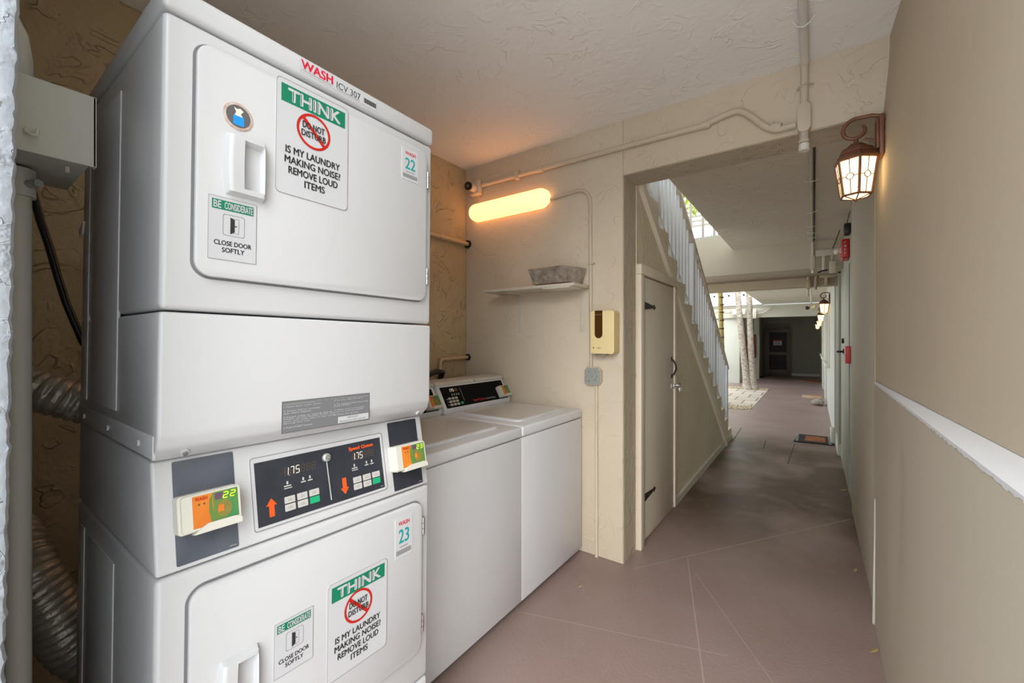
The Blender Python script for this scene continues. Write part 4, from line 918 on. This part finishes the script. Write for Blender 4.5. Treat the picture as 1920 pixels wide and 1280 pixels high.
cl = thing('conduit', (-.01, 4.2, 2.44), 'thin conduit run with hook clips along the passage ceiling', 'conduit')
b = MB(); b.tube([(-.01, YI + .003, ZK - .012), (-.008, 5.70, ZK - .012)], .010, 'pipe_corr', 10); b.build('pipe_run', cl)
b = MB(); b.tube([(.006, YI + .003, ZK - .006), (.008, 5.70, ZK - .006)], .005, 'iron', 8); b.build('black_wire', cl)
for y in (3.5, 4.35, 4.9, 5.2, 5.45):
    b = MB(); b.tube([(-.05, y, ZK - .006), (-.042, y, ZK - .022), (-.018, y, ZK - .026), (-.002, y, ZK - .024), (.018, y, ZK - .02), (.03, y, ZK - .004)], .0032, 'pipe_white', 6); b.build('hook_clip', cl)
b = MB(); b.tube([(-.005, 5.722, ZK - .0), (-.005, 5.722, 2.30)], .014, 'beam_face', 10); b.box(-.027, .017, 5.70, 5.738, 2.14, 2.30, 'beam_face', .006); b.tube([(-.005, 5.72, 2.15), (-.005, 5.72, 2.11)], .012, 'wire', 10); b.build('wall_drop', cl)

rw = thing('raceway', (.1, 5.72, 2.2), 'beige raceway trunking with dropping conduits on the slab beam by the right wall', 'conduit')
b = MB(); b.box(.022, .215, 5.705, 5.738, 2.285, 2.355, 'beam_face', .003); b.build('trunking', rw)
for x, r in ((.095, .018), (.165, .010)):
    b = MB(); b.tube([(x, 5.72, 2.285), (x, 5.72, 2.12)], r, 'beam_face', 10); b.build('drop_pipe', rw)
b = MB(); b.box(.14, .20, 5.69, 5.738, 2.09, 2.22, 'beam_face', .005); b.build('switch_box', rw)
b = MB(); b.tube([(.04, 5.71, 2.11), (.08, 5.70, 2.125), (.13, 5.70, 2.13)], .008, 'iron', 8); b.build('black_wire', rw)
b = MB(); b.tube([(.17, 5.70, 2.36), (.19, 5.5, 2.40), (.21, 5.2, 2.445)], .005, 'brown', 6); b.build('loose_wire', rw)

rw = thing('wall_conduit', (-.02, 6.38, 2.0), 'bent conduits crossing the lower wooden beam above the first far lantern', 'conduit')
b = MB(); b.tube([(-.05, 6.375, 2.28), (-.05, 6.375, 2.10)], .018, 'beam', 10); b.box(-.072, -.028, 6.35, 6.40, 2.0, 2.11, 'beam', .006); b.build('pipe_run', rw)
b = MB(); b.tube([(.12, 6.365, 2.235), (.06, 6.365, 2.22), (.03, 6.365, 2.17), (.022, 6.365, 2.08), (.022, 6.365, 1.99)], .016, 'beam', 10); b.build('bent_pipe', rw)
b = MB(); b.box(.06, .235, 6.34, 6.385, 2.125, 2.165, 'beam', .004); b.tube([(.13, 6.37, 2.13), (.13, 6.37, 2.04)], .022, 'beam', 10); b.build('cross_box', rw)

b = MB(); b.tube([(-.045, 6.7, 2.42), (-.045, 6.8, 2.3), (-.055, 6.9, 2.12), (-.06, 6.95, 2.02), (-.06, 7.0, 1.97)], .012, 'facade_trim', 8)
tag(b.build('flexible_conduit'), 'white flexible cable hanging under the far walkway ceiling to the small camera', 'cable')
cm = thing('security_camera', (-.08, 9.0, 1.9), 'small white dome camera with black lens hanging under the far walkway ceiling', 'camera')
b = MB(); b.tube([(-.03, 9, 2.45), (-.03, 9, 1.98)], .012, 'facade_trim', 8); b.build('hanger', cm)
b = MB(); b.tube([(-.02, 9.0, 1.97), (-.075, 8.92, 1.93)], [.05, .042], 'facade_trim', 14); b.build('camera_body', cm)
b = MB(); b.sphere((-.085, 8.905, 1.925), .034, 'black', 12); b.build('camera_lens', cm)

c2 = thing('conduit', (-1.15, YE, 1.6), 'thin conduit curving from the tube light down to the hand dispenser', 'conduit')
b = MB(); b.tube(arc_path([(-1.46, YE - .011, 2.325), (-1.155, YE - .011, 2.345), (-1.148, YE - .011, 1.19)], .11, 10), .011, 'pipe', 12); b.build('pipe_run', c2)
b = MB(); b.box(-1.166, -1.125, YE - .026, YE, 1.85, 1.858, 'pipe', .001); b.build('pipe_strap', c2)
oc = thing('junction_box', (-1.13, YE, 1.085), 'galvanised octagonal junction box under the dispenser', 'electrical box')
b = MB(); q = [(-1.13 + x, 1.14 + z) for x, z in ((-.036, -.056), (.036, -.056), (.056, -.036), (.056, .036), (.036, .056), (-.036, .056), (-.056, .036), (-.056, -.036))]
b.prism(q, 'pipe', 'y', YE - .032, YE, .002); b.build('box_body', oc)
b = MB(); b.prism([(-1.13 + (x + 1.13) * .96, 1.14 + (z - 1.14) * .96) for x, z in q], 'galv', 'y', YE - .036, YE - .031)
for x, z in ((-.02, .03), (.02, .03), (-.02, -.03), (.02, -.02), (0, 0), (.03, 0)): b.cyl((-1.13 + x, YE - .036, 1.14 + z), (-1.13 + x, YE - .0375, 1.14 + z), .004, 'label_grey', 8)
b.build('cover_plate', oc)
b = MB(); b.tube([(-1.112, YE - .010, 1.09), (-1.112, YE - .010, 0.25), (-1.112, YE - .010, 0.0)], .010, 'wall_end', 12); b.tube([(-1.112, YE - .010, .20), (-1.112, YE - .010, .24)], .013, 'wall_end', 12)
tag(b.build('conduit'), 'wall coloured conduit running from the octagonal box down to the floor', 'conduit')

sh = thing('wall_shelf', (-1.55, YE, 1.67), 'cream painted wooden shelf on two metal brackets under the tube light', 'shelf')
b = MB(); b.box(-1.868, -1.165, 2.255, YE, 1.698, 1.716, 'wood_shelf', .002); b.build('shelf_board', sh)
for x in (-1.70, -1.215):
    b = MB(); b.box(x - .014, x + .014, YE - .005, YE, 1.42, 1.698, 'wood_shelf', .0015); b.box(x - .014, x + .014, 2.30, YE, 1.692, 1.698, 'wood_shelf', .0015); b.build('bracket', sh)
b = MB(); b.prism([(-1.37, 1.690), (-1.20, 1.690), (-1.19, 1.697), (-1.40, 1.697)], 'paper', 'y', 2.256, 2.40)
tag(b.build('paper_sheet'), 'folded cream paper tucked under the right end of the shelf', 'paper')
bk = thing('storage_bin', (-1.42, 2.36, 1.716), 'plastic wrapped greyish bin standing on the wall shelf', 'bin')
b = MB(); b.box(-1.46, -1.215, 2.285, 2.42, 1.7165, 1.728, 'brown', .003); b.build('base', bk)
b = MB()
lo = [(-1.475, 2.285), (-1.235, 2.275), (-1.205, 2.42), (-1.43, 2.43)]; hi = [(-1.505, 2.265), (-1.245, 2.262), (-1.172, 2.44), (-1.46, 2.445)]
def ringz(P_, z, q=6, j=0.0):
    out = []; rg = random.Random(int(z * 1000))
    for i in range(4):
        a, c = Vector(P_[i]), Vector(P_[(i + 1) % 4])
        for k in range(q):
            p_ = a.lerp(c, k / q); out.append((p_.x + rg.uniform(-j, j), p_.y + rg.uniform(-j, j), z + rg.uniform(-j, j) * .5))
    return out
mixp = lambda f: [tuple(Vector(a).lerp(Vector(c), f)) for a, c in zip(lo, hi)]
b.loft([ringz(mixp(0), 1.727), ringz(mixp(.3), 1.757, j=.003), ringz(mixp(.6), 1.79, j=.003), ringz(mixp(1), 1.825, j=.002), ringz([tuple(Vector(p_).lerp(Vector((-1.4, 2.355)), .06)) for p_ in mixp(1)], 1.829, j=.002)], 'wrap', True, False)
b.build('wrapped_tub', bk)

ds = thing('soap_dispenser', (-1.04, YE, 1.283), 'cream hand sanitizer dispenser with brown window on the pier', 'dispenser')
b = MB(); b.prism(rrect(-1.116, 1.285, -.962, 1.548, .018, 5), 'beige_plastic', 'y', YE - .095, YE - .001, .006, 3); b.build('housing', ds)
b = MB(); b.prism(rrect(-1.085, 1.385, -1.035, 1.60, .0245, 6)[:0] + [(-1.085, 1.5485)] + [(-1.085 + .025 - .025 * math.cos(PI * k / 12), 1.405 - .025 * math.sin(PI * k / 12)) for k in range(13)] + [(-1.035, 1.5485)], 'brown_window', 'y', YE - .0965, YE - .05)
b.box(-1.083, -1.037, YE - .0975, YE - .06, 1.520, 1.526, 'brown'); b.build('window', ds)
b = MB(); b.cyl((-1.093, YE - .095, 1.322), (-1.093, YE - .0965, 1.322), .004, 'black', 10); b.build('sensor', ds)
D = Decal((-1.068, YE - .0955, 1.318), (1, 0, 0), (0, 0, 1)); D.rect(0, 0, .022, .004, 'grey_ink', .0006); D.poly([(.009, .009), (.013, .009), (.011, .014)], 'grey_ink', .0006); D.mb.build('logo', ds)
b = MB(); b.box(-1.09, -1.02, YE - .085, YE - .03, 1.278, 1.286, 'label_grey', .002); b.build('nozzle', ds)

# ------------------------------------------------------------------ fire alarm things
fa = thing('fire_alarm', (.25, 4.85, 2.08), 'red fire alarm strobe with clear lens high on the right wall', 'fire alarm')
b = MB(); b.box(.205, .262, 4.75, 4.98, 2.10, 2.27, 'red_plastic', .012, 3); fb = b.build('housing', fa)
D = Decal((.2045, 4.80, 2.235), (0, 0, -1), (0, 1, 0)); 
D = Decal((.2044, 4.79, 2.25), (0, 0, -1), (0, -1, 0)); 
for i, c in enumerate('FIRE'): Decal((.2044, 4.92, 2.232 - i * .03), (0, -1, 0), (0, 0, 1), D.mb).text(c, 0, 0, .02, .02, 'sign_white', .0008, .03)
b2 = MB(); Db = Decal((.215, 4.7495, 2.225), (1, 0, 0), (0, 0, 1), D.mb)
for i, c in enumerate('FIRE'): Decal((.222, 4.7495, 2.225 - i * .03), (1, 0, 0), (0, 0, 1), D.mb).text(c, 0, 0, .016, .02, 'sign_white', .0008, .03)
D.mb.build('lettering', fa)
b = MB(); b.sphere((.185, 4.88, 2.185), .032, 'lens', 16); b.box(.195, .21, 4.85, 4.91, 2.16, 2.21, 'lens', .005); b.build('strobe_lens', fa)
b = MB(); b.box(.215, .262, 4.60, 4.72, 2.285, 2.375, 'black', .008, 3); b.tube([(.235, 4.64, 2.375), (.25, 4.60, 2.45), (.255, 4.60, 2.469)], .003, 'black', 6)
tag(b.build('alarm_speaker'), 'small black box with wire mounted just above the red fire alarm', 'speaker')
ps = thing('fire_pull_station', (.25, 4.75, 1.16), 'red fire pull station at hand height on the right wall', 'fire alarm')
b = MB(); b.box(.225, .262, 4.62, 4.74, 1.165, 1.315, 'red_pull', .005); b.build('housing', ps)
b = MB(); b.box(.217, .227, 4.635, 4.725, 1.225, 1.25, 'sign_white', .003); b.build('pull_handle', ps)

# ------------------------------------------------------------------ lanterns
def lantern(loc, label, metal, glass):
    t = thing('wall_lantern', loc, label, 'lantern', 'wall lanterns on the right wall'); cx, cy, cz = loc   # loc: wall point level with the body centre
    bx_, by_ = cx - .088, cy
    def hexr(r, z, rot=PI / 6 + .12): return [(bx_ + r * math.cos(rot + i * PI / 3), by_ + r * math.sin(rot + i * PI / 3), z) for i in range(6)]
    rt, rb, zt, zb_ = .078, .057, cz + .060, cz - .095
    b = MB()
    T_, B_ = hexr(rt, zt), hexr(rb, zb_)
    for i in range(6):
        b.tube([T_[i], B_[i]], .0055, metal, 6); b.tube([T_[i], T_[(i + 1) % 6]], .006, metal, 6); b.tube([B_[i], B_[(i + 1) % 6]], .005, metal, 6)
    bot = (bx_, by_, zb_ - .018)
    for i in range(0, 6): b.tube([B_[i], bot], .003, metal, 6)
    b.sphere((bx_, by_, zb_ - .022), .006, metal, 8)
    b.build('cage', t)
    b = MB(); b.loft([hexr(.050, cz + .115), hexr(.062, cz + .108), hexr(.070, cz + .088)][::-1], metal)
    b.loft([hexr(.083, zt - .004), hexr(.085, zt + .006), hexr(.068, zt + .026)], metal); b.loft([hexr(.068, zt + .026), hexr(.052, zt + .052), hexr(.040, zt + .062), hexr(.022, zt + .078)], metal)
    b.cyl((bx_, by_, zt + .074), (bx_, by_, zt + .098), .009, metal, 10); b.build('roof', t)
    for i in range(6):
        j = (i + 1) % 6; a, c, d_, e = Vector(T_[i]), Vector(T_[j]), Vector(B_[j]), Vector(B_[i])
        b = MB(); b.quad([e, d_, c, a], glass); pane = b.build('glass_pane', t)
        n = (c - a).cross(e - a).normalized(); mid = (a + c + d_ + e) / 4
        if n.dot(mid - Vector((bx_, by_, mid.z))) < 0: n = -n
        b = MB(); o = n * .002; u = (c - a).normalized(); v = ((a + c) / 2 - (d_ + e) / 2).normalized()
        b.tube([(a + c) / 2 + o, mid + v * .014 + o], .0018, 'lead', 5); b.tube([(d_ + e) / 2 + o, mid - v * .014 + o], .0018, 'lead', 5)
        b.tube([(a + e) / 2 + o, mid - u * .013 + o], .0018, 'lead', 5); b.tube([(c + d_) / 2 + o, mid + u * .013 + o], .0018, 'lead', 5)
        b.tube([mid + o + (u * math.cos(2 * PI * k / 16) + v * math.sin(2 * PI * k / 16)) * .0135 for k in range(17)], .0019, 'lead', 5)
        b.build('leading', pane)
    b = MB(); 
    for i in range(6): b.bm.faces.new([b.bm.verts.new(p) for p in (B_[i], B_[(i + 1) % 6], bot)]).material_index = b.mi(glass)
    b.build('glass_bottom', t)
    # scroll arm: springs from the wall, loops over and curls back onto the roof
    b = MB(); pts_ = []
    top = Vector((bx_, by_, zt + .098)); c0_ = top + Vector((.004, 0, .046))
    for k in range(33):
        f = k / 32; ang = math.radians(35 - 395 * f * .80); rr = .020 + (.050 - .020) * min(1, f / .55)
        pts_.append(c0_ + Vector((rr * math.cos(ang) , 0, rr * math.sin(ang) * .95 + .0)))
    pts_ += [Vector((cx - .035, by_, c0_.z + .046)), Vector((cx - .004, by_, c0_.z + .034))]
    b.tube(pts_, [.005 + .003 * min(1, i / 10) for i in range(len(pts_))], metal, 10); b.build('scroll_arm', t)
    b = MB(); b.box(cx - .012, cx + .005, by_ - .04, by_ + .04, cz + .06, cz + .235, metal, .005); b.box(cx - .022, cx - .01, by_ - .032, by_ + .032, cz + .09, cz + .22, metal, .005)
    b.tube([(cx - .015, by_, cz + .13), (cx - .05, by_, cz + .15), (bx_ + .03, by_, cz + .155)], .005, metal, 8); b.build('wall_plate', t)
    return t
lantern((.243, 2.425, 2.11), 'large coppery lantern glowing on the near right wall by the opening', 'copper', 'glow')
L1_ = lantern((.235, 9.0, 1.93), 'bronze lantern on the far right wall, nearest of the distant row', 'bronze_dark', 'glow_far')
for (y, z, lab) in ((13.0, 1.93, 'small distant bronze lantern, second in the far row'), (16.3, 1.90, 'small distant lantern, third in the far row, partly behind the second'), (18.3, 1.86, 'smallest and lowest lantern, last of the far row')):
    c = copy_tree(L1_); c.location = (.235 if y < 18 else .205, y, z); c['label'] = lab

# ------------------------------------------------------------------ floor things
dm = thing('doormat', (.02, 7.05, 0), 'black fringed doormat with an orange centre lying in the passage', 'doormat')
b = MB(); b.prism([(-.215, 6.80), (.222, 6.83), (.228, 7.36), (-.175, 7.34)], 'mat_black', 'z', .0005, .012); b.build('mat_border', dm)
b = MB(); b.prism([(-.10, 6.90), (.13, 6.915), (.13, 7.26), (-.08, 7.25)], 'mat_orange', 'z', .011, .014); b.build('mat_centre', dm)
b = MB()
for i in range(24):
    y = 6.82 + i * .022
    for x in (-.185, .175): b.box(x - .012, x + .018, y, y + .006, .0118, .0132, 'btn_grey')
b.build('fringe_stripes', dm)
b = MB(); b.box(-.22, .17, 12.05, 12.65, .0005, .014, 'mat_tan', .003); tag(b.build('doormat'), 'tan doormat by the far right door, middle of the three mats', 'doormat')
b = MB(); b.box(-.25, .17, 16.6, 17.2, .0005, .014, 'mat_orange', .003); tag(b.build('doormat'), 'dim brown doormat in front of the far dark alcove', 'doormat')
b = MB(); b.box(-1.68, -1.45, 17.6, 18.1, .0005, .014, 'mat_black', .003); tag(b.build('doormat'), 'dark small mat at the far left alcove door', 'doormat')
def rock(c, r, label):
    b = MB(); g = bmesh.ops.create_icosphere(b.bm, subdivisions=3, radius=1); rg = random.Random(4)
    for v in g['verts']:
        n_ = 1 + .12 * math.sin(v.co.x * 5 + 1) * math.cos(v.co.y * 4) + rg.uniform(-.03, .03)
        v.co = Vector((v.co.x * r[0] * n_, v.co.y * r[1] * n_, max(v.co.z, -.85) * r[2] * n_)) + Vector(c)
    b._set(b.bm.faces, 'rock', True); return tag(b.build('rock'), label, 'rock')
rock((.08, 10.9, .06), (.11, .14, .075), 'pale speckled rock used as doorstop on the walkway by the right wall')
def leaf(x, y, s, a, label):
    b = MB(); c, q = math.cos(a), math.sin(a)
    def P(u, v, z): return (x + (u * c - v * q) * s, y + (u * q + v * c) * s, z)
    b.bm.faces.new([b.bm.verts.new(p) for p in (P(-1, 0, .001), P(-.3, -.35, .003), P(.5, -.3, .006), P(1, 0, .014))]).material_index = b.mi('leaf_dry')
    b.bm.faces.new([b.bm.verts.new(p) for p in (P(-1, 0, .001), P(1, 0, .014), P(.5, .3, .003), P(-.3, .35, .009))]).material_index = b.mi('leaf_dry')
    tag(b.build('dry_leaf'), label, 'leaf')
leaf(.225, 4.85, .03, .3, 'dry leaf against the right wall halfway down the passage')
leaf(.20, 3.2, .02, 1.2, 'tiny dry leaf on the floor by the passage wall')
leaf(.215, 2.42, .022, .7, 'dry leaf at the foot of the near right wall')
leaf(-1.05, 2.10, .013, .7, 'tiny dry leaf on the floor in front of the washer by the end wall')
